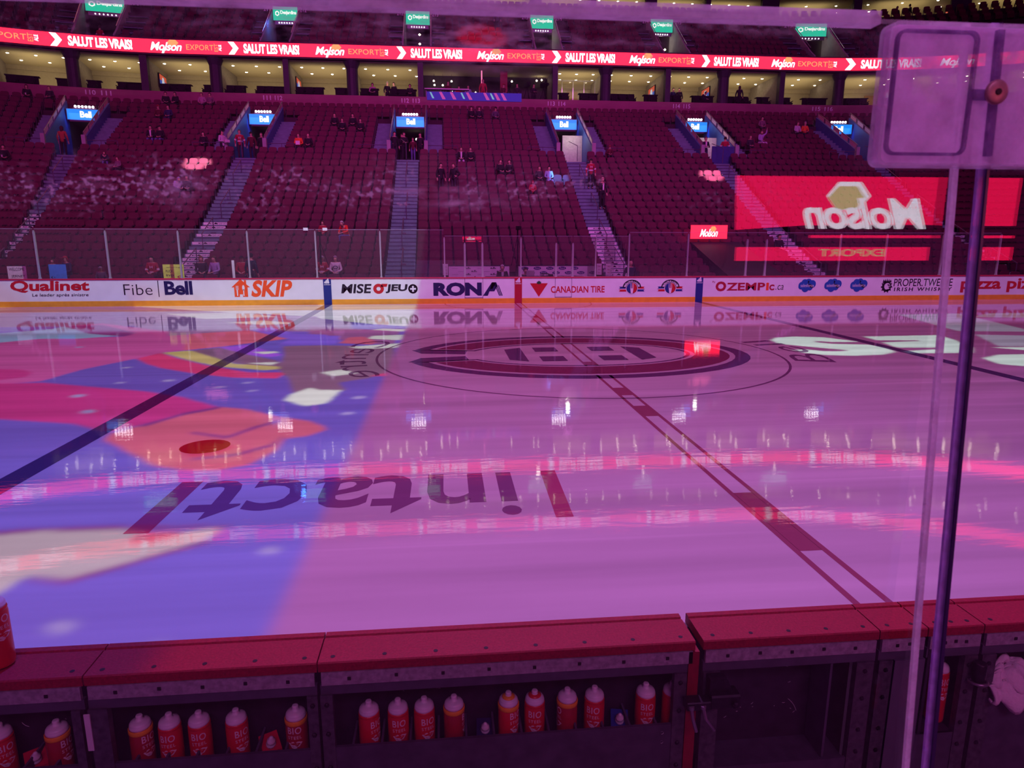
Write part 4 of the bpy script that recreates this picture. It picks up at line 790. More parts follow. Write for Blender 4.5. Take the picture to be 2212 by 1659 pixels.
for i, u in enumerate(DIV):
    thick = i % 2 == 1 if u < 0 else i % 2 == 0
    if u in (-4.55,): thick = False
    w = .42 if thick else .2; c = MB()
    if thick: c.lathe([(w, 12.82), (w, 15.0), (w * 1.5, 15.5)], P3(u, S_W + .7, 0), 14)
    else: c.box(u - w, u + w, S_W + .2, S_W + .7, 12.82, 15.5, P3)
    tag(c.build('suite_column', M_pil), ('round' if thick else 'narrow square') + ' dark column between the %s and %s lower suites' % (SUN[i], SUN[min(i + 1, 15)]), 'column', 'columns of the lower suites')
chair_p = None
def suite_chair(x, y, z, rz, lab, grp):
    global chair_p
    if chair_p is None:
        chair_p = thing('suite_chair', lab, 'chair', (x, y, z), rz, grp)
        MB().prism([(-.26, .38), (.26, .38), (.27, .8), (.2, .93), (-.2, .93), (-.27, .8)], lambda a, b, t: (a, t + (b - .4) * .15, b), .15, .26).build('backrest', M_blk, chair_p)
        MB().bbox(-.27, .27, -.3, .2, .34, .46, .03).build('seat', M_blk, chair_p)
        m_ = MB()
        for sx in (-1, 1): m_.box(sx * .29 - .02, sx * .29 + .02, -.25, .2, .55, .60); m_.box(sx * .29 - .02, sx * .29 + .02, -.05, .02, 0, .56)
        m_.build('armrest', M_blk, chair_p); return chair_p
    return dup(chair_p, (x, y, z), rz, lab, grp)
def suite_fit(i, u0, u1, z, s, deck, nch=7, lamps=True, tv=None, door=None, cols=3):
    nm = '%s %s suite from left' % (SUN[i if deck == 'lower' else i - 3], deck)
    c = (u0 + u1) / 2; gap = c + (-.3 if i % 2 else .5)
    # counter rail in front with dark panel, chairs before it
    for a, b, sd in ((u0 + .45, gap - .38, 'near'), (gap + .38, u1 - .35, 'far')):
        if b - a < .6: continue
        t = thing('bar_counter', 'black bar counter %s the gap at the front of the %s' % ('before' if sd == 'near' else 'after', nm), 'counter', group='bar counters of the suites')
        MB().box(a, b, s + 1.5, s + 1.95, z + .98, z + 1.04, P3).build('counter_top', M_blk, t); MB().box(a + .05, b - .05, s + 1.6, s + 1.66, z + .1, z + .98, P3).build('panel', M_blk, t)
        n = max(1, int((b - a) / .62))
        for k in range(n):
            if min(a + (b - a) * (k + .5) / n - u0, u1 - a - (b - a) * (k + .5) / n) < .78: continue
            x, y, rz = P2(a + (b - a) * (k + .5) / n, s + .95); suite_chair(x, y, z + .05, rz, '%s black armchair %s the gap in the %s' % (SUN[min(15, k)], 'before' if sd == 'near' else 'after', nm), 'black armchairs of the %s' % nm)
    if lamps:
        pr = None
        for r in range(2):
            for k in range(cols):
                x, y, _ = P2(u0 + (u1 - u0) * (k + .5 + (.25 if r else 0)) / cols, s + 2.2 + r * 2.0); lb = '%s downlight, %s row, in the ceiling of the %s' % (SUN[k], ('front', 'back')[r], nm)
                if pr is None:
                    pr = thing('downlight', lb, 'ceiling lamp', (x, y, z + 2.60), 0, 'downlights of the %s' % nm); MB().lathe([(.10, -.035), (.13, -.03), (.13, 0)], (0, 0, 0), 12).build('ring', M_ceil, pr); MB().lathe([(0, -.075), (.07, -.065), (.105, -.03), (.105, -.02)], (0, 0, 0), 12).build('bulb', M_down, pr, True)
                else: dup(pr, (x, y, z + 2.60), 0, lb)
    if tv is not None:
        uu = u1 - .08 if tv > 0 else u0 + .08; t = thing('wall_screen', 'screen showing orange and blue on the side wall of the %s' % nm, 'screen')
        sx = -1 if tv > 0 else 1
        MB().box(min(uu, uu + sx * .06), max(uu, uu + sx * .06), s + 3.2, s + 5.0, z + 1.15, z + 2.15, P3).build('frame', M_blk, t)
        q_ = uu + sx * .065; m_ = MB(); m_.quad(P3(q_, s + 3.25, z + 1.7), P3(q_, s + 4.95, z + 1.7), P3(q_, s + 4.95, z + 2.1), P3(q_, s + 3.25, z + 2.1)); m_.build('picture', mat('tv_orange', srgb(225, 90, 60), emit=.7), t)
        m_ = MB(); m_.quad(P3(q_, s + 3.25, z + 1.2), P3(q_, s + 4.95, z + 1.2), P3(q_, s + 4.95, z + 1.7), P3(q_, s + 3.25, z + 1.7)); m_.build('picture', mat('tv_blue', srgb(60, 90, 190), emit=.7), t)
        m_ = MB(); m_.quad(P3(q_ + sx * .003, s + 3.7, z + 1.35), P3(q_ + sx * .003, s + 4.5, z + 1.35), P3(q_ + sx * .003, s + 4.3, z + 1.95), P3(q_ + sx * .003, s + 3.9, z + 1.95)); m_.build('picture', mat('tv_white', srgb(220, 220, 230), emit=.7), t)
    if door is not None:
        t = thing('suite_door', 'brown wooden door in the back wall of the %s' % nm, 'door'); MB().box(door - .45, door + .45, s + 6.05, s + 6.15, z, z + 2.05, P3).build('leaf', M_wood, t); MB().box(door + .33, door + .38, s + 6.0, s + 6.05, z + .95, z + 1.05, P3).build('handle', ALU, t)
    for k, q in enumerate(((u0 + u1) / 2,)):
        l = bpy.data.lights.new('suite_fill', 'AREA'); l.shape = 'RECTANGLE'; l.size = (u1 - u0) * .8; l.size_y = 4; l.energy = 42; l.color = (1., .80, .48)  # added upward fill in place of light bounced from the downlights
        x, y, rz = P2(q, s + 3.4); o = bpy.data.objects.new('suite_fill', l); COL.objects.link(o); o.location = (x, y, z + 1.15); o.rotation_euler = (PI - .45, 0, rz)
for i in range(len(DIV) - 1):
    if DIV[i] == -4.55: continue
    suite_fit(i, DIV[i], DIV[i + 1], 12.82, S_W, 'lower', tv={2: -1, 4: -1, 8: 1, 9: 1, 12: 1}.get(i), door={7: 8.0, 12: 31.5}.get(i))
# broadcast balcony in the middle
M_bdark = mat('studio_dark', (.05, .035, .05), .8)
MB().box(-4.5, 5.4, S_W + 4, S_W + 4.1, 12.82, 15.42, P3).build('wall_studio', M_bdark, kind='structure')
t = thing('banner', 'blue and pink patterned banner hung on the balcony of the broadcast platform', 'banner'); b = MB(); c = MB(); d = MB()
b.box(-4.1, 3.0, S_W - .06, S_W - .04, 12.83, 13.42, P3); b.build('cloth', mat('banner_blue_glow', srgb(60, 50, 220), emit=.45), t)  # cloth and stripes given a glow of their own, no lamp here
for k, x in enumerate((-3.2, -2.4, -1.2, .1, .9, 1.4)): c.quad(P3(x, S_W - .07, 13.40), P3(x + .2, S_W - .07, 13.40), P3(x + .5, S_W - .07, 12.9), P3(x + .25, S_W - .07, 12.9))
c.build('stripe', mat('banner_pink_glow', srgb(240, 90, 200), emit=.6), t)
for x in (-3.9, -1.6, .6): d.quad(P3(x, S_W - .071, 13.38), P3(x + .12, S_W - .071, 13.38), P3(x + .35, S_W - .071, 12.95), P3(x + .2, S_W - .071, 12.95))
d.build('stripe', mat('banner_cyan_glow', srgb(150, 220, 250), emit=.6), t)
t = thing('desk', 'long white topped desk on the broadcast platform', 'desk'); MB().box(-4.3, -.9, S_W + 1.2, S_W + 1.7, 13.85, 13.92, P3).build('desk_top', mat('desk_white', (.8, .7, .8), .4), t)
m_ = MB(); [m_.box(x, x + .05, S_W + 1.4, S_W + 1.45, 12.82, 13.85, P3) for x in (-4.2, -3.1, -2, -1)]; m_.build('leg', M_rail, t)
tag(MB().box(.02, .10, S_W + 1.0, S_W + 1.08, 13.5, 15.2, P3).build('light_tube', mat('tube_pink', srgb(255, 120, 170), emit=1.6)), 'glowing pink vertical light tube on the broadcast platform', 'lamp')
tag(MB().box(1.5, 2.05, S_W + 1.3, S_W + 1.6, 12.82, 15.3, P3).build('curtain', mat('curtain_red', (.25, .02, .04), .7)), 'dark red curtain behind the broadcaster in red', 'curtain')
for k, (x, z) in enumerate(((-3.6, 14.9), (-3.55, 14.6), (-3.6, 14.3), (-2.9, 14.6), (-2.2, 14.9), (-2.2, 14.2), (-.3, 14.1), (2.6, 15.0), (4.6, 15.1), (5.0, 15.15))):
    t = thing('pendant_lamp', ['upper lamp of the first stacked three', 'middle lamp of the first stacked three', 'lowest lamp of the first stacked three', 'single lamp over the desk centre', 'upper lamp over the presenter with red shoulders', 'lower lamp behind the presenter with red shoulders', 'low lamp beside the pink tube', 'lamp above the first broadcast camera', 'lamp above the last tripod', 'outermost lamp by the glazed suite'][k] + ' on the broadcast platform', 'lamp', P3(x, S_W + 3.4, z), 0, 'pendant lamps of the broadcast platform'); MB().lathe([(0, -.07), (.06, -.05), (.075, 0), (.04, .06), (0, .08)], (0, 0, 0), 10).build('bulb', M_warm, t, True)
    MB().tube([(0, 0, .07), (0, 0, 15.42 - z)], .008, 5).build('cord', M_blk, t)
for k, (x, lab) in enumerate(((2.2, 'black broadcast camera on a tripod beside the seated presenter'), (3.6, 'black broadcast camera on a tripod at the middle of the dark platform'), (4.9, 'black tripod at the end of the dark platform by the glazed suite'))):
    t = thing('camera_tripod', lab, 'camera', P3(x, S_W + 1.4, 12.82), .3 * k); m_ = MB()
    for a in range(3): MB().tube([(0, 0, 1.35), (.45 * cos(a * 2.1 + .5), .45 * sin(a * 2.1 + .5), 0)], .02, 5).build('leg', M_blk, t)
    MB().box(-.12, .12, -.3, .3, 1.38, 1.68).lathe([(.09, 0), (.11, .18)], (0, 0, 0), 10, lambda a, b, c_: (a, -.3 - c_, 1.53 + b)).build('camera_body', M_blk, t)
# glazed suite beside it
t = thing('glazed_screen', 'framed glass wall of the suite next to the broadcast platform', 'glass wall'); gf = MB()
for u in (5.7, 6.7, 7.6, 8.5, 9.4): gf.box(u - .03, u + .03, S_W + 3.6, S_W + 3.66, 12.82, 15.2, P3)
gf.box(5.7, 9.4, S_W + 3.6, S_W + 3.66, 15.15, 15.25, P3); gf.build('frame', ALU, t); MB().box(5.73, 9.37, S_W + 3.62, S_W + 3.63, 12.9, 15.15, P3).build('glazing', GLASS, t)
# ribbon boards
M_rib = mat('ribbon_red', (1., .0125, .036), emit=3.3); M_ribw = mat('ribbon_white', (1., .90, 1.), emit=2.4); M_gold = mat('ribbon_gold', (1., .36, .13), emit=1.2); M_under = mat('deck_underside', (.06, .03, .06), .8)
usf = usplit(U0, U1, .35)
def ribbon(s, zb, zt, lab, nm):
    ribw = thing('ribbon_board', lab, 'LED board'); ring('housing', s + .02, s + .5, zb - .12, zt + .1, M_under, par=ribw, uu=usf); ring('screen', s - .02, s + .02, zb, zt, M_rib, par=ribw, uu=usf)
    h = zt - zb; f = lambda u, v: P3(u, s - .03, zb + v * h); f2 = lambda u, v: P3(u, s - .034, zb + v * h)
    CH = [-38.4, -28.0, -17.9, -5.96, 5.58, 17.18, 28.1, 39.4]
    for k in range(7):
        c = CH[k]; kk = (CH[k + 1] - c) / 11.6; f = lambda u, v, c=c, kk=kk: P3(c + (u - c) * kk, s - .03, zb + v * h); f2 = lambda u, v, c=c, kk=kk: P3(c + (u - c) * kk, s - .034, zb + v * h)
        m_ = MB(); poly(m_, [(c - .28, .98), (c + .10, .98), (c + .42, .5), (c + .10, .02), (c - .28, .02), (c + .04, .5)], f); text(m_, 'SALUT LES VRAIS!', (c + .75, c + 4.55, .13, .87), f, .04, 0, .93)
        m_.build('lettering', M_ribw, ribw)
        g = MB(); poly(g, ell(c + 7.1, .78, .38, .26, 6), f); text(g, 'EXPORT', (c + 7.95, c + 10.1, .28, .70), f, .008, 0, 1.05); text(g, 'EST', (c + 10.15, c + 10.45, .2, .8), f, .01, 0, 1, 3, 1); g.build('lettering', M_gold, ribw)
        w = MB(); text(w, 'Molson', (c + 5.65, c + 7.75, .17, .80), f2, .022, .25, .95); poly(w, [(c + 6.45, .3), (c + 6.6, .3), (c + 6.5, -.02), (c + 6.35, -.02)], f2); text(w, 'ALE', (c + 10.5, c + 10.72, .25, .72), f, .03, 0, 1, 3, 1); w.build('lettering', M_ribw, ribw)
    return ribw
ribbon(26.1, 15.62, 16.50, 'long curved red ribbon board with white and gold lettering between the two decks', 0)
ribbon(35.0, 24.65, 25.7, 'second curved red ribbon board above the upper suites, mirrored in the ice', 1)
# upper deck
S_U = lambda k: 27.3 + .85 * k
def UFL(k): return 16.15 + .55 * k + .008 * k * k
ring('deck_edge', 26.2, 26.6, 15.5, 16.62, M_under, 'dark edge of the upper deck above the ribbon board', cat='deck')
tu = MB(); ua = []
UUT = [-36., -26.3, -15.2, -4.8, 5.3, 15.4, 27.4, 38.]
for k in range(10):
    a = UMIN
    cuts = [(U - 1.1, U + 1.1) for U in UUT] if k < 7 else []
    for g0, g1 in cuts + [(UMAX, UMAX)]: strip(tu, a, g0, S_U(k) - .6, S_U(k) + .25, UFL(k - 1), UFL(k)); a = g1
tag(tu.build('upper_terrace', M_terr, kind='structure'), 'stepped terrace of the upper stands above the ribbon board', 'terrace', kind='structure')
sl = []
for k in range(10):
    a = UMIN
    cuts = [(U - 1.25, U + 1.25) if k < 2 else (U - 2.2, U + 2.2) for U in UUT] if k < 7 else []
    for g0, g1 in cuts + [(UMAX, UMAX)]:
        n = int((g0 - a) / .56)
        sl += [(k, a + (g0 - a) / n * (i + .5)) for i in range(n)]; a = g1
tag(seat_bulk('stadium_seat', sl, UFL, S_U), 'dark maroon seats of the upper stands above the red ribbon board', 'seats', kind='stuff')
M_green = mat('sign_green', srgb(0, 205, 165), emit=.95); M_bulb2 = mat('bulb_small', (1., .97, 1.), emit=4.)
TG = [-99, 'cut off by the picture top', 'lit blue inside', 'with two stacked lamps', 'with one round lamp', 'with pale lit wall', 'nearest the frosted bracket']
for i, U in enumerate(UUT[1:-1]):
    nm = TG[i + 1]; t = thing('tunnel_entrance', 'upper deck entrance tunnel ' + nm, 'tunnel'); f = lambda u, s, z, U=U: P3(U + u, s, z)
    s0, s1, zf = S_U(0.2), S_U(6.4), UFL(-.5)
    for sd in (-1, 1):
        pr = [(s0, zf), (s1, zf), (s1, UFL(6.4) + 1.0), (S_U(1.2), UFL(1.2) + .75), (s0, UFL(.2) + .75)]
        MB().prism(pr, lambda a, b, c: f(c, a, b), sd * 1.0, sd * 1.1).build('side_wall', M_wallc, t)
        r = MB(); r.tube([f(sd * 1.05, S_U(1.2), UFL(1.2) + 1.0), f(sd * 1.05, s1, UFL(6.4) + 1.25)], .025, 5); r.build('side_rail', ALU, t)
        r = MB(); s_ = S_U(1.6); z = UFL(1.6); r.tube([f(sd * 1.15, s_, z), f(sd * 1.15, s_, z + .9), f(sd * 2.1, s_, z + .9), f(sd * 2.1, s_, z)], .02, 5)
        tag(r.build('guard_rail', M_rail), 'thin rail, %s side of upper tunnel %s' % ('red line' if sd * U < 0 else 'corner', nm), 'railing', 'guard rails at the upper tunnels')
        stp = MB()
        for k in range(2, 7): stp.box(sd * 1.65 - .5, sd * 1.65 + .5, S_U(k) - 1.02, S_U(k) - .55, UFL(k) - .4, UFL(k - 1) + .28, f); 
        stp.build('stairs', M_step, t)
    m_ = MB(); m_.add([f(-1, s1, zf), f(1, s1, zf), f(1, s1 + 4, zf), f(-1, s1 + 4, zf), f(-1, s1, 20.3), f(1, s1, 20.3), f(1, s1 + 4, 20.3), f(-1, s1 + 4, 20.3)], [(0, 1, 2, 3), (4, 7, 6, 5), (0, 3, 7, 4), (1, 5, 6, 2), (2, 6, 7, 3)]); m_.build('passage', MATS['passage_dark'], t)
    if i == 2:
        for z in (18.3, 19.0): MB().lathe([(0, -.1), (.11, 0), (0, .1)], f(.1, s1 - .5, z), 10).build('lamp', M_warm, t, True)
    elif i in (3, 4): MB().lathe([(0, -.1), (.11, 0), (0, .1)], f(-.55 if i == 3 else .5, s1 - .5, 18.4), 10).build('lamp', M_warm, t, True)
    sy = S_U(5.3); zt = 20.62; zb_ = 19.62
    sg = thing('lit_sign', 'glowing green sign over the upper tunnel ' + nm, 'sign')
    MB().box(-.98, .98, sy, sy + .12, zb_ - .03, zt + .03, f).build('frame', M_rail, sg); MB().box(-.95, .95, sy - .01, sy, zb_, zt, f).build('panel', M_green, sg)
    w = MB(); text(w, 'Desjardins', (-.38, .85, zb_ + .38, zt - .28), lambda u, v: f(u, sy - .035, v), .03, 0, .95); band(w, [(x, z) for x, z in ell(-.62, zb_ + .5, .18, .20, 6, PI / 6, PI / 6 + 2 * PI)], ell(-.62, zb_ + .5, .10, .11, 6, PI / 6, PI / 6 + 2 * PI), lambda u, v: f(u, sy - .035, v)); w.build('lettering', M_sw, sg)
    lb = thing('light_bar', 'row of six small lamps under the green sign ' + nm, 'lamp'); MB().box(-.85, .85, sy - .02, sy + .05, zb_ - .30, zb_ - .06, f).build('bar', M_rail, lb)
    for k in range(6): MB().lathe([(0, -.06), (.055, 0), (0, .06)], f(-.5 + k * .2, sy - .08, zb_ - .19), 8).build('bulb', M_bulb2, lb, True)
    a, b = 211 + i - 1, 212 + i - 1; nb = MB()
    text(nb, str(a), (-1.65, -1.15, zt - .35, zt - .02), lambda u, v: f(u, sy - .02, v), .01); text(nb, str(b), (1.15, 1.65, zt - .35, zt - .02), lambda u, v: f(u, sy - .02, v), .01); nb.build('section_number', M_num, sg)
    if i == 1:
        l = bpy.data.lights.new('blue_glow', 'POINT'); l.energy = 60; l.color = (.05, .2, 1.); l.shadow_soft_size = .2; o = bpy.data.objects.new('blue_glow', l); COL.objects.link(o); o.location = f(-.6, S_U(3), 19.2)
    if i in (3, 4, 5):
        l = bpy.data.lights.new('tunnel_lamp', 'POINT'); l.energy = 14; l.color = (1., .9, .7); l.shadow_soft_size = .2; o = bpy.data.objects.new('tunnel_lamp', l); COL.objects.link(o); o.location = f(.1, S_U(5.8), 19.0)
# upper suites
S2 = 35.6; Z2 = 21.15
ring('wall_upper', S2 - .2, S2, UFL(9) - .2, Z2 + .15, M_fascia, 'low wall behind the last row of the upper stands'); ring('floor_upper_suite', S2, S2 + 6.5, Z2 - .1, Z2, M_terr, 'floor of the upper suites'); ring('ceiling_upper_suite', S2, S2 + 6.5, Z2 + 2.6, Z2 + 2.7, M_ceil, 'yellow lit ceiling of the upper suites')
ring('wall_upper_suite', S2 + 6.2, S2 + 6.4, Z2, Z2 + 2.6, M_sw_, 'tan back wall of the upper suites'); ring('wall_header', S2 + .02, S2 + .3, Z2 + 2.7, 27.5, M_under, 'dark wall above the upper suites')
DU = [-22.5, -17, -11.5, -6, -.3, 5.3, 10.4, 15.6, 20.8, 26., 31., 36.4, 42., 47.5]
for i, u in enumerate(DU):
    MB().box(u - .05, u + .05, S2 + .4, S2 + 6.2, Z2, Z2 + 2.6, P3).build('wall_partition_%d' % (i + 1), M_div, kind='structure'); th = .5 if i % 2 else .22
    tag(MB().box(u - th, u + th, S2 + .1, S2 + .5, Z2, Z2 + 2.7, P3).build('suite_column', M_pil), '%s dark column beside the %s upper suite' % ('wide' if i % 2 else 'narrow', SUN[i]), 'column', 'columns of the upper suites')
for i in range(3, len(DU) - 1): suite_fit(i, DU[i], DU[i + 1], Z2, S2 - .3, 'upper', tv={7: 1, 8: 1, 10: 1}.get(i))

# ---------------------------------------------------------------- people
DG = bpy.context.evaluated_depsgraph_get
def skin(name, chains, sub=1):
    """chains: list of lists of (x,y,z,r); a shared point joins chains. One continuous surface."""
    vid = {}; V = []; R = []; Ed = []
    for ch in chains:
        prev = None
        for (x, y, z, r) in ch:
            k = (round(x, 4), round(y, 4), round(z, 4))
            if k not in vid: vid[k] = len(V); V.append((x, y, z)); R.append(r)
            if prev is not None and prev != vid[k]: Ed.append((prev, vid[k]))
            prev = vid[k]
    me = bpy.data.meshes.new(name); me.from_pydata(V, Ed, []); o = bpy.data.objects.new(name, me); COL.objects.link(o)
    m = o.modifiers.new('s', 'SKIN'); m.use_smooth_shade = True
    for i, d in enumerate(me.skin_vertices[0].data): d.radius = R[i] if hasattr(R[i], '__len__') else (R[i], R[i]); d.use_root = (i == 0)
    if sub: ms = o.modifiers.new('d', 'SUBSURF'); ms.levels = sub; ms.render_levels = sub
    dg = DG(); dg.update(); out = bpy.data.meshes.new_from_object(o.evaluated_get(dg), depsgraph=dg); out.name = name
    bpy.data.objects.remove(o); bpy.data.meshes.remove(me); return out
def lerp(a, b, t): return tuple(p + (q - p) * t for p, q in zip(a, b))
def pose(kind):
    sit = kind.startswith('sit')
    if sit:
        pel = (0, .02, .52); lean = .20 if kind == 'sit_lean' else .0
        ch = (0, -.02 - lean, .98 - lean * .25); nk = (0, -.03 - lean * 1.3, 1.08 - lean * .45); hd = (0, -.06 - lean * 1.6, 1.22 - lean * .6)
        kn = [(s * .13, -.44, .52) for s in (-1, 1)]; an = [(s * .14, -.46, .10) for s in (-1, 1)]; toe = [(s * .15, -.62, .05) for s in (-1, 1)]
        el = [(s * .25, ch[1] - .05, .74) for s in (-1, 1)]; ha = [(s * .09, ch[1] - .30, .66) for s in (-1, 1)]
        if kind == 'sit_arm': el[1] = (.34, -.12, 1.16); ha[1] = (.36, -.14, 1.44)
    else:
        pel = (0, 0, .94); ch = (0, .0, 1.36); nk = (0, 0, 1.48); hd = (0, -.03, 1.62)
        kn = [(s * .10, -.02, .51) for s in (-1, 1)]; an = [(s * .11, .02, .09) for s in (-1, 1)]; toe = [(s * .13, -.15, .04) for s in (-1, 1)]
        el = [(s * .27, .03, 1.13) for s in (-1, 1)]; ha = [(s * .27, -.06, .88) for s in (-1, 1)]
        if kind == 'stand_hip': el[1] = (.42, .02, 1.14); ha[1] = (.24, -.08, 1.02)
        if kind == 'stand_chin': el[0] = (-.2, -.14, 1.12); ha[0] = (-.04, -.17, 1.40)
        if kind == 'stand_hold': el = [(s * .26, -.02, 1.12) for s in (-1, 1)]; ha = [(s * .10, -.30, 1.12) for s in (-1, 1)]
    sh = [(s * .17, ch[1], ch[2] + .05) for s in (-1, 1)]; hip = [(s * .10, pel[1], pel[2] - .02) for s in (-1, 1)]
    return dict(pel=pel, ch=ch, nk=nk, hd=hd, kn=kn, an=an, toe=toe, el=el, ha=ha, sh=sh, hip=hip)
def body_meshes(kind):
    p = pose(kind); C_ = []
    hx, hy, hz_ = p['hd']; ml = lerp(p['pel'], p['ch'], .5)
    C_.append([(*p['pel'], .11), (*ml, (.115)), (*p['ch'], .12), (*p['nk'], .052), (hx, hy + .0, hz_ - .06, .078), (hx, hy, hz_, .098), (hx, hy + .01, hz_ + .07, .086), (hx, hy + .012, hz_ + .105, .045)])
    C_.append([(hx, hy, hz_, .098), (hx, hy - .092, hz_ - .015, .016)])
    for i in (0, 1):
        C_.append([(*p['ch'], .12), (*p['sh'][i], .062), (*lerp(p['sh'][i], p['el'][i], .5), .046), (*p['el'][i], .040), (*lerp(p['el'][i], p['ha'][i], .7), .030), (*p['ha'][i], .026)])
        h = Vector(p['ha'][i]); d = (h - Vector(p['el'][i])).normalized(); sd = d.cross(Vector((0, 0, 1))); sd = sd.normalized() if sd.length > .1 else Vector((1, 0, 0)); pm = h + d * .06; up = sd.cross(d)
        C_.append([(*h, .026), (*pm, .030)])
        for k, (o_, L) in enumerate(((-.030, .050), (-.010, .060), (.010, .056), (.030, .042))):
            a = pm + sd * o_ + d * .02; b = a + d * L * .5 - up * .004; c = b + (d * .7 - up * .6).normalized() * L * .45
            C_.append([(*pm, .030), (*a, .009), (*b, .0085), (*c, .008)])
        th = h + d * .01 + sd * (.036 if i else -.036); C_.append([(*h, .026), (*th, .011), (*(th + d * .045), .009)])
        C_.append([(*p['pel'], .11), (*p['hip'][i], .088), (*lerp(p['hip'][i], p['kn'][i], .5), .072), (*p['kn'][i], .055), (*lerp(p['kn'][i], p['an'][i], .4), .05), (*p['an'][i], .036), (*p['toe'][i], .034)])
    body = skin('body', C_, 1)
    S = [[(*lerp(p['pel'], p['ch'], -.30), .15), (*lerp(p['pel'], p['ch'], .05), .150), (*ml, .148), (*p['ch'], .148), (*lerp(p['ch'], p['nk'], .62), .075)]]
    for i in (0, 1): S.append([(*p['ch'], .148), (*p['sh'][i], .082), (*lerp(p['sh'][i], p['el'][i], .5), .064), (*p['el'][i], .056), (*lerp(p['el'][i], p['ha'][i], .88), .042)])
    shirt = skin('shirt', S, 1)
    T_ = [[(*lerp(p['pel'], p['ch'], .42), .128), (*p['pel'], .138)]]
    for i in (0, 1): T_.append([(*p['pel'], .138), (*p['hip'][i], .104), (*lerp(p['hip'][i], p['kn'][i], .5), .088), (*p['kn'][i], .072), (*p['an'][i], .056)])
    tr = skin('trousers', T_, 1)
    sho = [skin('shoe', [[(*p['an'][i][:2], p['an'][i][2] - .02, .048), (*lerp(p['an'][i], p['toe'][i], .6)[:2], .045, .046), (*p['toe'][i][:2], .04, .04)]], 1) for i in (0, 1)]
    def hm(kind2):
        m_ = MB(); n = 14; R_ = 8
        for hemi in range(R_ + 1):
            pass
        v = []; f = []
        fr = .2
        for a in range(R_ + 1):
            t = a / R_ * PI * (.62 if kind2 != 'long' else .72)
            for b in range(n):
                q = 2 * PI * b / n; rr = .112 * sin(t) + .0; z = .135 * cos(t); fy = rr * sin(q); fx = rr * cos(q) * .90
                drop = 0
                if fy < -.02 and a > R_ * .5: z = max(z, .060); fy = max(fy, -.088)
                if kind2 == 'long' and fy > 0 and a > R_ * .7: z -= .18 * (a - R_ * .7) / (R_ * .3)
                v.append((hx + fx, hy + .012 + fy, hz_ + .02 + z))
        for a in range(R_):
            for b in range(n): f.append((a * n + b, a * n + (b + 1) % n, (a + 1) * n + (b + 1) % n, (a + 1) * n + b))
        m_.add(v, f)
        if kind2 == 'cap': m_.box(hx - .07, hx + .07, hy - .19, hy - .07, hz_ + .055, hz_ + .07)
        me = bpy.data.meshes.new('hair'); me.from_pydata(m_.v, [], m_.f); me.polygons.foreach_set('use_smooth', [True] * len(me.polygons)); return me
    ey = MB(); [ey.lathe([(0, -.009), (.009, -.004), (.009, .004), (0, .009)], (hx + s * .032, hy - .083, hz_ + .008), 6) for s in (-1, 1)]
    mo = MB().box(hx - .022, hx + .022, hy - .082, hy - .07, hz_ - .052, hz_ - .044)
    eym = bpy.data.meshes.new('eyes'); eym.from_pydata(ey.v, [], ey.f); mom = bpy.data.meshes.new('mouth'); mom.from_pydata(mo.v, [], mo.f)
    return dict(body=body, shirt=shirt, trousers=tr, shoe=sho, hair=hm('short'), long=hm('long'), cap=hm('cap'), eyes=eym, mouth=mom, pose=p)
PM = {}
CL_ = dict(black=(.012, .010, .016), dark=(.03, .02, .035), redblack=(.10, .01, .02), navy=(.02, .03, .09), navyblack=(.012, .015, .035), mauve=(.45, .22, .36), patterned=(.22, .10, .16), lilac=(.42, .35, .62), blackletters=(.012, .010, .016), orange=(.85, .14, .03), grey=(.10, .08, .12), blackwhite=(.02, .02, .03),
           paleblue=(.35, .5, .7), red=(.5, .02, .05), jersey=(.38, .015, .04), whiteblack=(.6, .55, .65), darkblue=(.01, .03, .06), redbright=(.85, .04, .02), whitejersey=(.75, .68, .72), jeans=(.12, .13, .35), palepants=(.55, .42, .6), redp=(.5, .02, .04), redbrown=(.42, .08, .05), green=(.02, .08, .05))
HC = dict(brown=(.10, .05, .03), dark=(.015, .010, .012), bald=None, blonde=(.65, .5, .35), grey=(.5, .46, .48), longbrown=(.05, .025, .02), curly=(.22, .09, .05), hood_black=(.012, .01, .015), hood_lilac=(.42, .35, .62), hood_red=(.4, .02, .05), hood_mauve=(.35, .2, .3), cap_red=(.4, .02, .04), cap_black=(.01, .01, .015), cap_grey=(.3, .27, .3))
M_skin = mat('skin', (.62, .36, .27), .5, var=.04); M_eye = mat('eye_dark', (.02, .01, .01), .3); M_mouth = mat('mouth_red', (.35, .08, .08), .5); M_shoe = mat('shoe_dark', (.03, .025, .03), .5)
def cloth(n): return mat('cloth_' + n, CL_[n], .85, var=.12, scale=12)
def pobj(name, me, m, par):
    o = bpy.data.objects.new(name, me); COL.objects.link(o); o.parent = par
    if not me.materials: me.materials.append(M_skin)
    setmat(o, m); return o
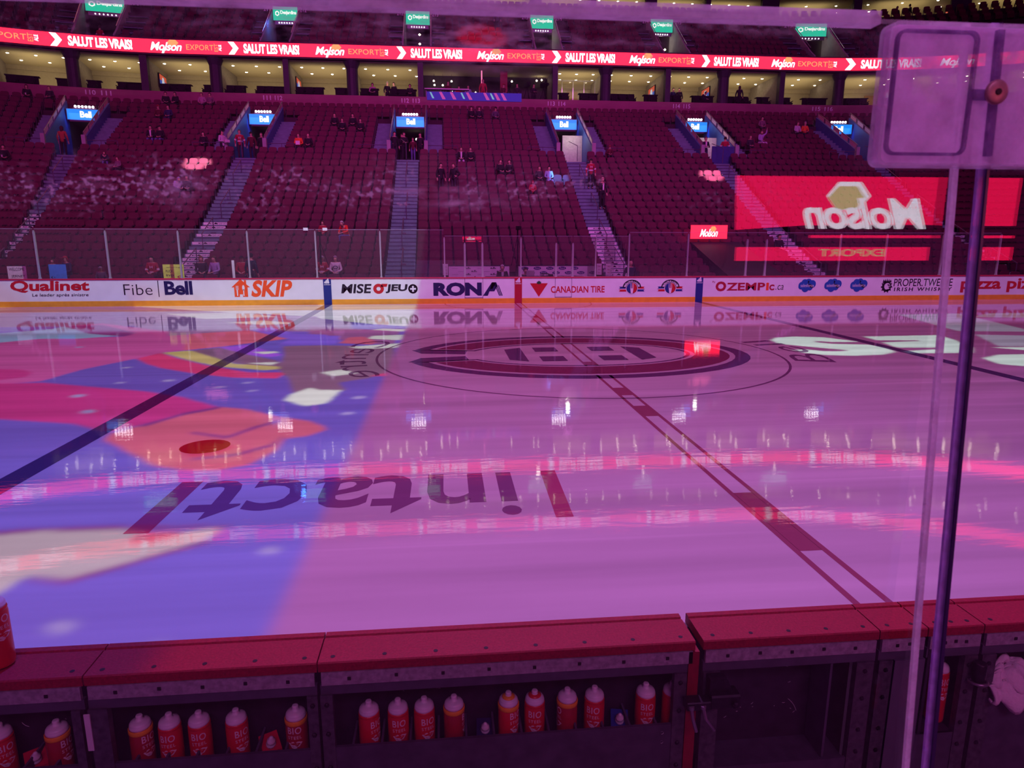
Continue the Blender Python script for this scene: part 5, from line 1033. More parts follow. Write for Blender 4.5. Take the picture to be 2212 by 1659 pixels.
def person(kind, loc, rz, top, bot, hair, extra, label, sc=1., tilt=0.):
    if kind not in PM: PM[kind] = body_meshes(kind)
    g = PM[kind]; t = thing('person', label, 'person', loc, rz); t.scale = (sc,) * 3
    b = pobj('body', g['body'], M_skin, t); pobj('eyes', g['eyes'], M_eye, b); pobj('mouth', g['mouth'], M_mouth, b)
    sh_ = pobj('shirt', g['shirt'], cloth(top), t); pobj('trousers', g['trousers'], cloth(bot), t)
    for s in g['shoe']: pobj('shoe', s, M_shoe, t)
    if HC[hair]:
        k = 'cap' if hair.startswith('cap') else ('long' if hair in ('longbrown', 'blonde', 'curly') or hair.startswith('hood') else 'hair')
        pobj('cap' if k == 'cap' else ('hood' if hair.startswith('hood') else 'hair'), g[k], mat('hair_' + hair, HC[hair], .8, var=.1, scale=30), t)
    p = g['pose']; cy, cz = p['ch'][1], p['ch'][2]
    if extra == 'bib': MB().prism([(-.035, cz - .30), (.035, cz - .30), (.05, cz + .08), (-.05, cz + .08)], lambda a, b_, c: (a, c, b_), cy - .160, cy - .13).build('shirt_front', mat('cloth_white', (.75, .7, .75), .8), sh_)
    if extra == 'paper': MB().box(-.13, .13, cy - .36, cy - .35, .62, .86).build('paper', M_white, None); o = COL.objects[-1]; o.parent = None; o.location = loc; o.rotation_euler = (0, 0, rz); tag(o, 'white printed paper held by the person in the orange shirt', 'paper')
    if extra == 'cup': o = MB().lathe([(.028, 0), (.038, .11)], (p['ha'][0][0], p['ha'][0][1] - .08, p['ha'][0][2] + .0), 10).build('cup', M_white); o.location = loc; o.rotation_euler = (0, 0, rz); tag(o, 'white cup in the hand of the ' + ' '.join(label.split()[:9]), 'cup')
    if extra == 'stripe':
        m_ = MB(); m_.lathe([(.152, 0), (.152, .07)], (0, cy * .6 + p['pel'][1] * .4, lerp(p['pel'], p['ch'], .25)[2]), 14)
        for i in (0, 1): m_.tube([lerp(p['sh'][i], p['el'][i], .72), lerp(p['sh'][i], p['el'][i], .98)], .066, 8)
        m_.build('jersey_stripe', mat('cloth_white', (.75, .7, .75), .8), sh_)
        m_ = MB(); text(m_, 'H', (-.06, .06, cz - .14, cz - .04), lambda u, v: (u, cy - .155, v), .02); m_.build('crest', mat('cloth_white'  , (.75, .7, .75), .8), sh_)
    if extra == 'ring': m_ = MB(); band(m_, ell(0, cz - .12, .11, .075, 20), ell(0, cz - .12, .075, .045, 20), lambda u, v: (u, cy - .16, v)); m_.build('crest', mat('cloth_navy', (.02, .03, .09), .8), sh_)
    return t
SEATP = None
def flat_seat(j, u, lab):
    global SEATP
    x, y, rz = P2(u, SJ(j))
    if SEATP is None:
        SEATP = thing('stadium_seat', lab, 'seat', (x, y, FL(j)), rz, 'maroon seats in use'); SB.build('backrest', M_back, SEATP); MB().prism([(-.22, -.42), (.22, -.42), (.235, -.05), (.2, .0), (-.2, .0), (-.235, -.05)], lambda a, b, c: (a, b, c), .36, .42).build('seat', M_pan, SEATP); SF.build('seat_frame', M_fr, SEATP)
    else: dup(SEATP, (x, y, FL(j)), rz, lab)
for (slot, p_) in OCC:
    j, u = slot; x, y, rz = P2(u, SJ(j) - .18); w = p_[-1].split(' ')
    flat_seat(j, u, 'maroon seat under the ' + ' '.join(w[:11]))
    small = 'child' in p_[-1]
    person(p_[0], (x, y, FL(j) - (.04 if not small else 0) + (.12 if small else 0)), rz + p_[3], *p_[4:8], p_[-1], .8 if small else 1.)
for p_ in PEOPLE:
    if p_[0][:3] == 'sit': continue
    x, y, rz = P2(p_[2], SJ(p_[1]) - .38); person(p_[0], (x, y, FL(p_[1])), rz + p_[3], *p_[4:8], p_[-1])
ZT = FL(18.4)
for U, du, s, rz0, kind, top, bot, hair, ex, lab in (
    (-24.8, -.35, 19.6, 3.0, 'stand', 'redbrown', 'black', 'longbrown', '', 'woman in rust red top and black trousers walking up into the tunnel'),
    (-14.6, -1.35, 18.3, 1.0, 'stand_hold', 'whiteblack', 'black', 'cap_black', '', 'steward in black vest with white sleeves carrying a carton on the stairs'),
    (-14.6, -.55, 19.4, .3, 'stand', 'jersey', 'dark', 'brown', 'stripe', 'person in red jersey standing behind the steward'),
    (-14.6, -.05, 20.4, 0, 'stand', 'redblack', 'dark', 'cap_black', '', 'person in black and red standing in the middle of the tunnel with the steward'),
    (-14.6, .55, 20.6, 0, 'stand', 'black', 'black', 'dark', '', 'person in black at the back of the tunnel with the steward'),
    (-5.1, -.85, 19.2, .3, 'stand', 'black', 'dark', 'dark', '', 'person in black at the outer edge of the packed tunnel'),
    (-5.1, -.45, 20.3, .8, 'stand', 'black', 'dark', 'brown', '', 'person in black behind the first one in the packed tunnel'),
    (-5.1, -.25, 19.3, .3, 'stand_hold', 'black', 'black', 'dark', '', 'person in black in the middle of the packed tunnel, by the ramp rail'),
    (-5.1, .32, 19.3, 0, 'stand', 'redblack', 'jeans', 'brown', '', 'child in dark red top and jeans in the packed tunnel'),
    (-5.1, .80, 19.5, -.3, 'stand', 'black', 'black', 'hood_black', '', 'person in long black coat nearest the penalty box side of the packed tunnel'),
    (14.9, -.75, 19.2, 0, 'stand_hold', 'navyblack', 'navy', 'brown', 'bib', 'attendant in navy uniform with lanyard beside the blue half door'),
    (14.9, .55, 19.0, 2.9, 'stand', 'jersey', 'black', 'dark', 'stripe', 'person in red jersey seen from behind next to the blue half door')):
    x, y, rz = P2(UJ(U, 21) + du, SJ(s)); person(kind, (x, y, ZT if s > 18.5 else FL(18) ), rz + rz0, top, bot, hair, ex, lab, .85 if 'child' in lab else 1.04)
x, y, rz = P2(-15.3 - 1.35, SJ(18.3)); tag(MB().box(-.12, .12, -.52, -.36, 1.08, 1.24).build('carton', M_white, None, loc=(x, y, FL(18)))
    , 'small white carton carried by the steward', 'carton').rotation_euler = (0, 0, rz + 1.0)
# penalty box crew
person('sit', (-.55, 14.35, .18), 0, 'black', 'black', 'grey', 'bib', 'grey haired official in dark suit and tie behind the boards', 1.)
person('sit', (.45, 14.35, .05), .2, 'blackwhite', 'black', 'dark', '', 'dark haired official low behind a laptop', 1.)
t = thing('laptop', 'pale laptop in front of the dark haired official', 'laptop', (.62, 13.75, 1.08), 2.9); MB().box(-.17, .17, -.12, .12, 0, .015).build('keyboard', ALU, t); MB().box(-.17, .17, .12, .135, .0, .24).build('lid', ALU, t)
tag(MB().box(-1.3, 2.9, 13.45, 14.1, 1.0, 1.06).build('scorers_table', M_dark), 'dark table inside the penalty box enclosure', 'table')
t = thing('headset_rack', 'pile of black cables and headset next to the laptop', 'headset', (1.15, 13.7, 1.06)); m_ = MB(); [m_.tube([(.14 * cos(a) + k * .05, .05 * sin(a * 2), .07 + .06 * sin(a)) for a in [i * .5 for i in range(13)]], .012, 5) for k in range(4)]; m_.build('cable', M_blk, t); MB().bbox(.22, .42, -.08, .08, 0, .1, .03).build('headset', M_blk, t)
person('stand', (5.15, 14.45, -.12), .1, 'darkblue', 'dark', 'bald', '', 'bald heavy man in dark blue jacket behind the glass near the fork badges', 1.05)
# suite guests
for (u, s, z, k, rz, top, bot, hair, lab) in (
    (-8.2, 27.4, 12.85, 'sit', 0, 'mauve', 'dark', 'dark', 'guest with dark hair seated in the suite beside the broadcast platform'), (-7.2, 28.8, 12.85, 'stand', .5, 'black', 'black', 'grey', 'grey haired guest in black standing in the same suite'), (-6.7, 28.9, 12.85, 'stand', -.5, 'black', 'black', 'dark', 'dark haired guest in black facing the grey haired one'), (-5.4, 27.5, 12.85, 'sit', 0, 'black', 'black', 'dark', 'guest in black seated near the broadcast column'),
    (-2.5, 28.0, 12.82, 'stand', .2, 'redblack', 'black', 'brown', 'presenter with red shoulders at the end of the white desk'), (-1.7, 27.6, 12.82, 'sit', .3, 'red', 'red', 'dark', 'presenter in red jacket leaning on the desk'), (.15, 27.0, 12.82, 'stand', 0, 'red', 'red', 'hood_red', 'person dressed all in red standing before the red curtain'), (-.9, 29.2, 12.82, 'stand', 0, 'paleblue', 'dark', 'dark', 'person in pale shirt in the back of the broadcast platform'),
    (1.75, 27.4, 13.0, 'sit', .3, 'redblack', 'black', 'cap_red', 'person in dark top with red cap beside the broadcast camera'), (2.9, 28.2, 12.82, 'stand', -.3, 'dark', 'black', 'dark', 'dim person in dark top behind the broadcast cameras'), (4.2, 28.2, 12.82, 'stand_hold', .4, 'dark', 'black', 'dark', 'camera operator in the dark between two tripods'),
    (15.6, 28.6, 12.85, 'stand', .3, 'navy', 'navy', 'dark', 'guest in navy seen in the suite with orange screen'), (16.1, 28.6, 12.85, 'stand', -.3, 'black', 'black', 'dark', 'guest in black next to the guest in navy'), (17.6, 27.6, 12.9, 'sit_lean', .8, 'navyblack', 'black', 'dark', 'guest leaning forward beside the orange and blue screen'), (20.6, 27.3, 12.85, 'stand', 2.6, 'black', 'black', 'longbrown', 'woman with long dark hair standing in the suite gap'),
    (33.3, 36.6, 21.45, 'stand', .3, 'black', 'black', 'longbrown', 'woman in black in the upper suite gap'), (34.0, 36.9, 21.65, 'stand', 2, 'black', 'black', 'dark', 'man in black standing in the upper suite with one arm forward'), (39.3, 37.0, 21.5, 'stand', 0, 'redblack', 'dark', 'dark', 'guest in dark red standing in an upper suite above the frosted bracket'), (39.9, 36.8, 21.5, 'sit', 0, 'lilac', 'dark', 'brown', 'guest in lilac sitting in an upper suite above the frosted bracket')):
    x, y, r0 = P2(u, s); person(k, (x, y, z), r0 + rz, top, bot, hair, '', lab, 1.)
x, y, r0 = P2(-26.3, S_U(2.5)); person('stand', (x, y, UFL(.2)), 2.8 + r0, 'jersey', 'dark', 'dark', 'stripe', 'person in red striped jersey entering the upper tunnel at the top of the picture')
x, y, r0 = P2(1.6, S_U(5) - .3); person('stand', (x, y, UFL(5)), r0, 'grey', 'dark', 'dark', '', 'lone dim person standing in the upper stands above the ribbon')
# hand held sheets at the glass
def sheet(x, y, z, w, h, m, nm, lab, lines=(), rz=0., deco=None):
    t = MB().box(-w / 2, w / 2, 0, .006, 0, h).build(nm, m, None, loc=(x, y, z)); t.rotation_euler = (0, 0, rz); tag(t, lab, 'sign'); k = MB()
    for s, b in lines: text(k, s, b, lambda u, v: (u, -.004, v), .0)
    if k.v: k.build('lettering', adm('ink', INK), t)
    return t
sheet(-19.85, 13.6, 1.05, .68, .5, mat('paper_pink', (.8, .6, .72), .6), 'poster', 'small white poster with hand written words at the glass', [('WELCOME', (-.28, .28, .32, .44)), ('JERNEY', (-.22, .28, .04, .16))], .05)
sheet(-18.3, 13.55, 1.0, .66, .62, mat('paper_blue', (.04, .22, .75), .6), 'poster', 'blue poster board held against the glass', [('(:', (-.28, -.12, .06, .16))], -.03)
o = sheet(-13.9, 13.55, 1.05, .80, .56, mat('paper_yellow', (.75, .85, .10), .6), 'poster', 'bright yellow poster with pen writing held at the glass', [('bonjour la gang', (-.25, .38, .42, .46)), ('PUCK', (-.3, -.02, .24, .34)), ('svp', (-.3, .0, .06, .16))], .02)
k = MB(); band(k, ell(.24, .06, .11, .05, 16), ell(.24, .06, .07, .025, 16), lambda u, v: (u, -.004, v)); k.build('logo', A_('crimson', CRIM), o)
t = sheet(-11.55, 13.5, 1.05, .10, .72, M_white, 'stick_sign', 'narrow upright white stick sign held at the glass', [], .05)
for x, w in ((-8.50, .16), (-7.9, .12)):
    pass
def rigcam(x, y, z, lab, hgt):
    t = thing('small_camera', lab, 'camera', (x, y, z)); MB().box(-.07, .07, -.22, .1, 0, .16).lathe([(.05, 0), (.06, .12)], (0, 0, 0), 10, lambda a, b, c: (a, -.22 - c, .08 + b)).build('camera_body', M_blk, t); MB().tube([(0, 0, 0), (0, 0, -hgt)], .03, 8).build('stand', M_blk, t)
    for a in range(3): MB().tube([(0, 0, -.25), (.3 * cos(2.1 * a + .5), .3 * sin(2.1 * a + .5), -hgt)], .015, 5).build('leg', M_blk, t)
    return t
rigcam(.1, 14.2, 3.0, 'black television camera on a tripod above the penalty boxes', 1.5); rigcam(-8.25, 14.6, 2.75, 'small dark camera on a stand beside the child and bright red sweater', 1.2)
for x, lab in ((-8.5, 'small white tag on top of the glass, outer one'), (-7.75, 'small white tag on top of the glass beside the small camera')): tag(MB().box(x - .09, x + .09, YB + .02, YB + .05, 2.94, 3.05).build('tag_plate', M_white), lab, 'tag')
# small red screen in the corner of the stands
t = thing('corner_screen', 'small red screen with white script word standing on a dark hood behind the glass', 'screen'); MB().box(9.5, 11.4, 19.0, 19.1, 2.66, 3.34).build('screen', mat('ribbon_red'), t) if False else MB().box(9.5, 11.4, 19.0, 19.1, 2.66, 3.34).build('screen', M_rib, t)
m_ = MB(); text(m_, 'Molson', (9.95, 10.95, 2.76, 3.14), lambda u, v: (u, 18.99, v), .022, .25, .95); m_.build('lettering', M_ribw, t); m_ = MB(); poly(m_, ell(10.65, 3.15, .17, .15, 6), lambda u, v: (u, 18.995, v)); m_.build('emblem', M_gold, t)
m_ = MB(); m_.add([(9.6, 14.2, 1.0), (12.2, 14.2, 1.0), (12.2, 19.3, 2.5), (9.6, 19.3, 2.5), (9.6, 14.2, .4), (12.2, 14.2, .4), (12.2, 19.3, .4), (9.6, 19.3, .4)], [(0, 1, 2, 3), (4, 7, 6, 5), (0, 4, 5, 1), (1, 5, 6, 2), (2, 6, 7, 3), (3, 7, 4, 0)])
tag(m_.build('player_tunnel_hood', mat('hood_cloth', (.015, .012, .02), .7)), 'black fabric hood over the players passage below the small red screen', 'tunnel cover')

# ---------------------------------------------------------------- near boards of the players bench
YF, YI = -13.07, -12.872
M_cap = mat('cap_red_near', (.36, .010, .040), .55, var=.22, scale=120, bump=.15); M_gal = mat('galvanised_strip', (.42, .32, .42), .6, .2, var=.25, scale=60)
M_trim = mat('rubber_dark', (.09, .07, .12), .6, var=.15, scale=20); M_box = mat('shelf_black', (.035, .022, .045), .5, var=.3, scale=14); M_lip = mat('shelf_board', (.075, .055, .095), .55, var=.25, scale=18); M_post = mat('steel_post', (.10, .08, .11), .5, .3, var=.35, scale=40)
M_bolt = mat('bolt_dark', (.02, .012, .02), .5); M_scr = mat('scratch_pale', (.7, .6, .7), .7); M_redp = mat('gate_edge_red', (.30, .01, .03), .5, var=.2, scale=30)
WORD = {}
def capsec(x0, x1, lab, opening, kind='shelf', posts=(), lip=.735, bolts=5):
    t = thing('bench_boards', lab, 'bench boards', (0, 0, 0))
    g = .0025
    m_ = MB(); P = [(YF, 1.048), (YF, 1.080), (YF + .004, 1.085), (YI - .045, 1.085), (YI - .040, 1.080), (YI - .034, 1.080), (YI - .030, 1.087), (YI - .004, 1.087), (YI, 1.083), (YI, 1.048)]
    v = [(x0 + g, *q) for q in P] + [(x1 - g, *q) for q in P]; n = len(P)
    m_.add(v, [tuple(range(n))[::-1], tuple(range(n, 2 * n))] + [(i, (i + 1) % n, n + (i + 1) % n, n + i) for i in range(n)]); cap = m_.build('cap', M_cap, t); cap['label'] = 'dark red plastic cap with countersunk screws'
    b = MB(); k = max(2, bolts)
    for i in range(k):
        x = x0 + .05 + (x1 - x0 - .1) * i / (k - 1); b.lathe([(.0085, 0), (.0085, .0015)], (x, YF + .035, 1.0845), 10)
    b.build('screw', M_bolt, cap)
    MB().box(x0 + .012, x1 - .012, YF - .004, YF + .01, .995, 1.046).build('metal_strip', M_gal, t)
    b = MB()
    for i in range(k):
        x = x0 + .06 + (x1 - x0 - .12) * (i + .3) / (k - .4); b.box(x - .006, x + .006, YF - .007, YF - .003, 1.014 + .004 * (i % 2), 1.026 + .004 * (i % 2))
    b.build('screw', M_bolt, t)
    MB().box(x0 + .006, x1 - .006, YF + .002, YF + .02, .955, .995).build('rubber_strip', M_trim, t)
    MB().box(x0, x1, YI - .03, YI, .02, 1.046).build('ice_side_panel', M_white, t)
    if kind == 'shelf':
        a, c = opening
        MB().box(x0 + .003, x1 - .003, YI - .045, YI - .032, .3, 1.04).build('back_panel', M_box, t)
        MB().box(a, c, YF + .005, YI - .045, .585, .60).build('shelf', M_box, t)
        MB().box(a - .02, c + .02, YF - .004, YF + .008, .22, lip).build('lip_board', M_lip, t)
        d = MB(); x = a + .06
        while x < c - .02: d.box(x - .004, x + .004, YF + .01, YI - .05, .60, lip - .01); x += .105
        d.build('divider', M_trim, t)
    for (a, c) in posts:
        MB().box(a, c, YF - .008, YF + .02, .2, .957).build('post', M_post, t)
    return t
def scratches(x0, x1, z0, z1, n, seed, par, y=YI - .047):
    r = random.Random(seed); m_ = MB()
    for _ in range(n):
        x = r.uniform(x0, x1); z = r.uniform(z0, z1); a = r.uniform(-1.2, 1.2); L = r.choice((.004, .007, .012, .03)); w = .0008
        pts = [(x + L * k / 3 * cos(a + k * .15), y, z + L * k / 3 * sin(a + k * .15)) for k in range(4)]
        m_.tube(pts, w, 4)
    o = m_.build('scratch', M_scr, par); return o
A = capsec(-5.4, -4.305, 'near boards section with shelf, big red bottle standing on its cap', (-5.35, -4.36), posts=[(-4.355, -4.325)])
B = capsec(-4.305, -3.513, 'near boards section whose shelf holds six items left of the broad post', (-4.235, -3.555), posts=[(-4.30, -4.235), (-3.555, -3.518)])
C = capsec(-3.513, -2.118, 'longest section of near boards, whose shelf holds twelve drink containers', (-3.465, -2.20), posts=[(-3.508, -3.465), (-2.198, -2.150)], lip=.738, bolts=8)
Dg = capsec(-2.092, -1.385, 'gate section of the near boards with the latch and an empty recess', (-2.02, -1.47), kind='gate', posts=[(-2.085, -2.02), (-1.47, -1.40)], bolts=5)
E1 = capsec(-1.385, -1.185, 'narrow section of near boards before the glass edge', (0, 0), kind='solid', posts=[(-1.378, -1.322)], bolts=2)
F = capsec(-1.185, -.949, 'near boards section with one bottle in a deep niche behind the glass edge', (-1.17, -1.02), kind='niche', posts=[(-1.02, -.965)], bolts=3)
G = capsec(-.949, .6, 'near boards section with the white towel', (-.88, .5), posts=[(-.945, -.885)], lip=.80, bolts=6)
scratches(-4.2, -3.6, .86, .95, 22, 1, B); scratches(-3.4, -2.25, .84, .95, 42, 2, C); scratches(-5., -4.4, .8, .95, 10, 3, A)
m_ = MB(); poly(m_, [(-2.33, .905), (-2.345, .93), (-2.33, .955), (-2.322, .96), (-2.305, .945), (-2.30, .915), (-2.305, .905)], lambda u, v: (u, YI - .047, v - .01)); m_.build('tape_scrap', M_scr, C)
# the gate recess
MB().box(-2.09, -1.39, YI - .045, YI - .032, .3, 1.04).build('back_panel', M_box, Dg); MB().box(-2.02, -1.47, YF + .005, YI - .045, .50, .515).build('shelf', M_lip, Dg); MB().box(-2.03, -1.46, YF - .004, YF + .008, .2, .53).build('lower_board', M_lip, Dg); MB().box(-1.56, -1.55, YF + .02, YI - .05, .515, .95).build('divider', M_trim, Dg)
sc_ = scratches(-1.95, -1.6, .62, .92, 16, 4, Dg)
m_ = MB()
for c0, r, a0, a1 in (((-1.75, .80), .13, .4, 2.2), ((-1.70, .78), .15, .6, 1.9), ((-1.72, .60), .12, .3, .9)): m_.tube([(c0[0] + r * cos(a0 + (a1 - a0) * k / 8), YI - .047, c0[1] + r * sin(a0 + (a1 - a0) * k / 8)) for k in range(9)], .0009, 4)
m_.build('scratch', M_scr, Dg)
tag(MB().box(-2.145, -2.104, YF - .004, YI, .05, 1.044).build('gate_jamb', M_redp), 'narrow dark red end board beside the gate latch', 'board')
lt = thing('gate_latch', 'black steel latch with two levers joining the gate and the shelf section', 'latch', (0, 0, 0)); M_lat = mat('latch_black', (.03, .022, .035), .35, .5, var=.3, scale=50)
MB().bbox(-2.075, -1.965, YF - .075, YF - .01, .845, .90, .006).build('latch_body', M_lat, lt); MB().bbox(-2.165, -2.07, YF - .07, YF - .02, .84, .875, .004).build('slide_bar', M_lat, lt)
MB().prism([(-2.075, .90), (-1.985, .90), (-2.01, .955), (-2.075, .955)], lambda a, b, c: (a, c, b), YF - .05, YF - .01).build('bracket', M_lat, lt)
for x, z, a in ((-2.150, .845, .1), (-2.105, .845, .25)): m_ = MB(); m_.tube([(x, YF - .07, z + .01), (x + a * .03, YF - .085, z - .03), (x + a * .16, YF - .09, z - .075)], .0065, 8); m_.lathe([(.011, -.006), (.011, .006)], (x, YF - .07, z + .012), 10); m_.build('lever', mat('lever_steel', (.35, .28, .36), .3, .7), lt)
MB().lathe([(.014, 0), (.014, .01), (.008, .016)], (0, 0, 0), 6, lambda a, b, c: (-1.985 + a, YF - .075 - c, .865 + b)).build('bolt', M_lat, lt)
# plain grey board, pipe hinge, bolts
m_ = MB().box(-1.315, -1.19, YF - .01, YF + .01, .2, .957); m_.build('grey_board', mat('board_grey', (.13, .10, .16), .5, var=.1, scale=8), E1)
m_ = MB(); m_.box(-1.18, -.955, YI - .04, YI - .032, .3, 1.04); m_.box(-1.17, -1.02, YF, YI - .04, .60, .61); m_.box(-1.172, -1.160, YF, YI - .03, .3, 1.0); m_.build('niche', M_box, F); MB().box(-1.19, -1.0, YF - .004, YF + .008, .2, .61).build('lower_board', M_lip, F)
hp = thing('hinge_pin', 'short black pipe and ring bolted between the last two posts', 'hinge', (0, 0, 0)); MB().lathe([(.022, 0), (.024, .004), (.024, .075), (.020, .08), (.014, .078)], (-.975, YF - .035, .865), 16).build('pipe', M_lat, hp, True)
m_ = MB(); m_.tube([(-.975 + .032 * cos(a), YF - .035 + .032 * sin(a), .86 - .006 * sin(a)) for a in [2 * PI * k / 16 for k in range(17)]], .006, 8); m_.build('ring', mat('lever_steel'if 'lever_steel' in MATS else 'lever_steel', (.35, .28, .36), .3, .7), hp, True)
for t_, xs in ((Dg, (-1.435,)), (E1, (-1.35,)), (F, (-1.0,)), (G, (-.915,)), (B, (-3.536,)), (C, (-3.486,)), (C, (-2.174,))):
    b = MB()
    for x in xs:
        for z in (.92, .80, .66, .56): b.lathe([(.009, 0), (.009, .004), (.005, .008)], (0, 0, 0), 6, lambda a, b_, c, x=x, z=z: (x + a, YF - .008 - c, z + b_))
    b.build('bolt', M_lat, t_)
m_ = MB()
for x, z in ((-2.235, .705), (-2.235, .665), (-3.50, .685), (-3.545, .69), (-2.0, .48), (-.93, .55)):
    m_.tube([(x + .006 * cos(a), YF - .006, z + .006 * sin(a)) for a in [2 * PI * k / 10 for k in range(11)]], .0014, 5)
m_.build('rivet', mat('lever_steel'), C)
tag(MB().bbox(-4.312, -4.292, YF - .014, YF - .009, .80, .945, .001).build('white_tag', mat('plastic_white', (.75, .62, .74), .5)), 'narrow upright white plastic strip on the post between two shelf sections', 'label')
# bench floor and standing board behind
fb_ = MB().box(-6, 2, -15.6, YF - .0, .10, .18).build('floor_bench', M_trim); tag(fb_, 'dark rubber floor behind the near boards', 'floor', kind='structure')
# ---------------------------------------------------------------- bottles
M_bot = mat('bottle_red', (.70, .018, .03), .28, var=.03); M_bot2 = mat('bottle_red_dark', (.42, .02, .03), .3, var=.03); M_capw = mat('cap_frosted', (.82, .66, .80), .35, var=.05, scale=30); M_oring = mat('collar_orange', (.95, .35, .03), .4, var=.03); M_ink = mat('print_pale', (.85, .62, .72), .5, var=.02)
def bottle_meshes():
    body = MB().lathe([(.030, 0), (.0385, .006), (.040, .014), (.040, .09), (.040, .196), (.0385, .200), (.0385, .203), (.0398, .207), (.0385, .213), (.030, .216)], n=28)
    cap = MB().lathe([(.034, .211), (.0370, .212), (.0372, .222), (.0356, .2235), (.0358, .228), (.032, .234), (.020, .2395), (.0125, .242), (.0110, .251), (.0122, .254), (.0100, .259), (.0055, .259)], n=28)
    def cyl(u, v): return (.0406 * sin(u / .0406), -.0406 * cos(u / .0406), v + .036)
    lg = MB(); text(lg, 'BIO', (-.026, .026, .128, .156), cyl, .010, 0, 1.1); text(lg, 'STEEL', (-.026, .026, .106, .119), cyl, .006, 0, 1.15)
    def leaf(s): return [(-.026, .088), (-.010, .096), (.012, .096), (.028, .090), (.016, .076), (.0, .066), (-.012, .070)]
    o_ = leaf(1); cx = sum(p[0] for p in o_) / 7; cz = sum(p[1] for p in o_) / 7; band(lg, o_, [(cx + (a - cx) * .72, cz + (b - cz) * .66) for a, b in o_], cyl); poly(lg, [(-.016, .083), (.008, .089), (.012, .086), (-.002, .081), (.006, .077), (.0, .072), (-.008, .077)], cyl)
    rg = MB().lathe([(.0402, .195), (.0413, .197), (.0413, .211), (.0395, .213), (.036, .213)], n=28)
    rt = MB().lathe([(.0150, .2445), (.0250, .2400), (.0250, .2365), (.0150, .2410)], n=24)
    return body, cap, lg, rg, rt
BB = bottle_meshes(); BP = {}
def bottle(x, y, z, rz, style, lab, tilt=0.):
    if style not in BP:
        t = thing('water_bottle', lab, 'bottle', (x, y, z), rz, None); BB[0].build('bottle_body', M_bot2 if 'd' in style else M_bot, t, True); c = BB[1].build('cap', M_capw, t, True)
        BB[2].build('lettering', M_ink, t)
        if 'o' in style: BB[3].build('collar', M_oring, t, True)
        if 't' in style: BB[4].build('cap_ring', M_oring if 'o' in style else M_bot, c, True)
        BP[style] = t
    else: t = dup(BP[style], (x, y, z), rz, lab)
    t.rotation_euler = (tilt, 0, rz); return t
yb = -12.985
for x, st, r, lab in ((-4.659, 'p', .2, 'red drink bottle cut off by the picture edge on the corner shelf'), (-4.466, 'od', .75, 'red bottle with orange collar beside the red pouch on the corner shelf'),
    (-4.178, 'od', .6, 'red bottle with orange collar, first on the six item shelf after the white strip'), (-4.075, 'p', -.35, 'red bottle, second on the six item shelf, logo turned away'), (-3.97, 'p', -.2, 'red bottle in the middle of the six item shelf'), (-3.837, 'p', .4, 'red bottle set apart just before the red pouch on the six item shelf'), (-3.621, 'od', -.25, 'red bottle with orange collar next to the broad post, last of its shelf'),
    (-3.351, 'p', .75, 'red bottle, first on the long shelf beside the broad post'), (-3.242, 'p', .05, 'red bottle with full logo, second on the long shelf'), (-3.143, 'p', .35, 'red bottle, third on the long shelf, logo turned slightly'), (-3.03, 'od', 1.5, 'red bottle with orange collar before the dark blue carton'), (-2.82, 'oT', .8, 'red bottle with orange collar and orange ring on its cap, after the dark blue carton'.replace('on its', 'on')), (-2.718, 't', .05, 'red bottle with a red ring on the cap and full logo'), (-2.59, 'od', -1.2, 'red bottle with orange collar and logo turned away, sixth of the long shelf'), (-2.482, 'p', -.1, 'red bottle just before the bright blue carton'), (-2.277, 'p', .25, 'red bottle just after the bright blue carton, full logo'), (-2.168, 'p', .65, 'red bottle half hidden by the gate post, last of the long shelf')):
    st = st.replace('T', 't'); r += math.atan2(x + 3.03, yb + 15.28) * -1
    bottle(x, yb, .601, r, st, lab)
b = bottle(-1.045, -12.99, .612, .1, 'p', 'slim red bottle standing alone in the deep niche between glass edges'); b.scale = (.93, .93, 1.08)
b = bottle(-4.625, -12.972, 1.0865, 1.0, 'p', 'large red bottle standing on top of the red cap at the picture edge'); b.scale = (1.15, 1.15, 1.05)
M_cart = mat('carton_blue', (.015, .05, .30), .4, var=.05); M_cart2 = mat('carton_navy', (.02, .015, .10), .4, var=.05); M_pouch = mat('pouch_red', (.60, .02, .05), .35, var=.1, scale=30)
def carton(x, m, rz, lab, txt=True, nm='drink_carton', h=.115, tilt=0.):
    t = thing(nm, lab, 'carton', (x, yb + .01, .601), rz); mb = MB(); w = .034
    mb.add([(-w, -w, 0), (w, -w, 0), (w, w, 0), (-w, w, 0), (-w, -w, h * .72), (w, -w, h * .72), (w, w, h), (-w, w, h)], [(0, 3, 2, 1), (0, 1, 5, 4), (1, 2, 6, 5), (2, 3, 7, 6), (3, 0, 4, 7), (4, 5, 6, 7)]); mb.build('carton_body', m, t)
    c = MB().lathe([(.017, 0), (.018, .012), (.013, .016), (.0155, .020), (.0155, .030), (.010, .034), (.0075, .046), (.004, .050)], n=16)
    o = c.build('cap', M_capw, t, True); o.location = (0, -w * .25, h * .80); o.rotation_euler = (.35, 0, 0)
    if txt:
        k = MB(); text(k, 'BIO', (-.022, .022, .040, .060), lambda u, v: (u, -w - .0008, v), .012); text(k, 'STEEL', (-.022, .022, .026, .035), lambda u, v: (u, -w - .0008, v), .006, 0, 1.1); poly(k, [(-.02, .018), (0, .021), (.02, .018), (0, .010)], lambda u, v: (u, -w - .0008, v)); k.build('lettering', M_ink, t)
    return t
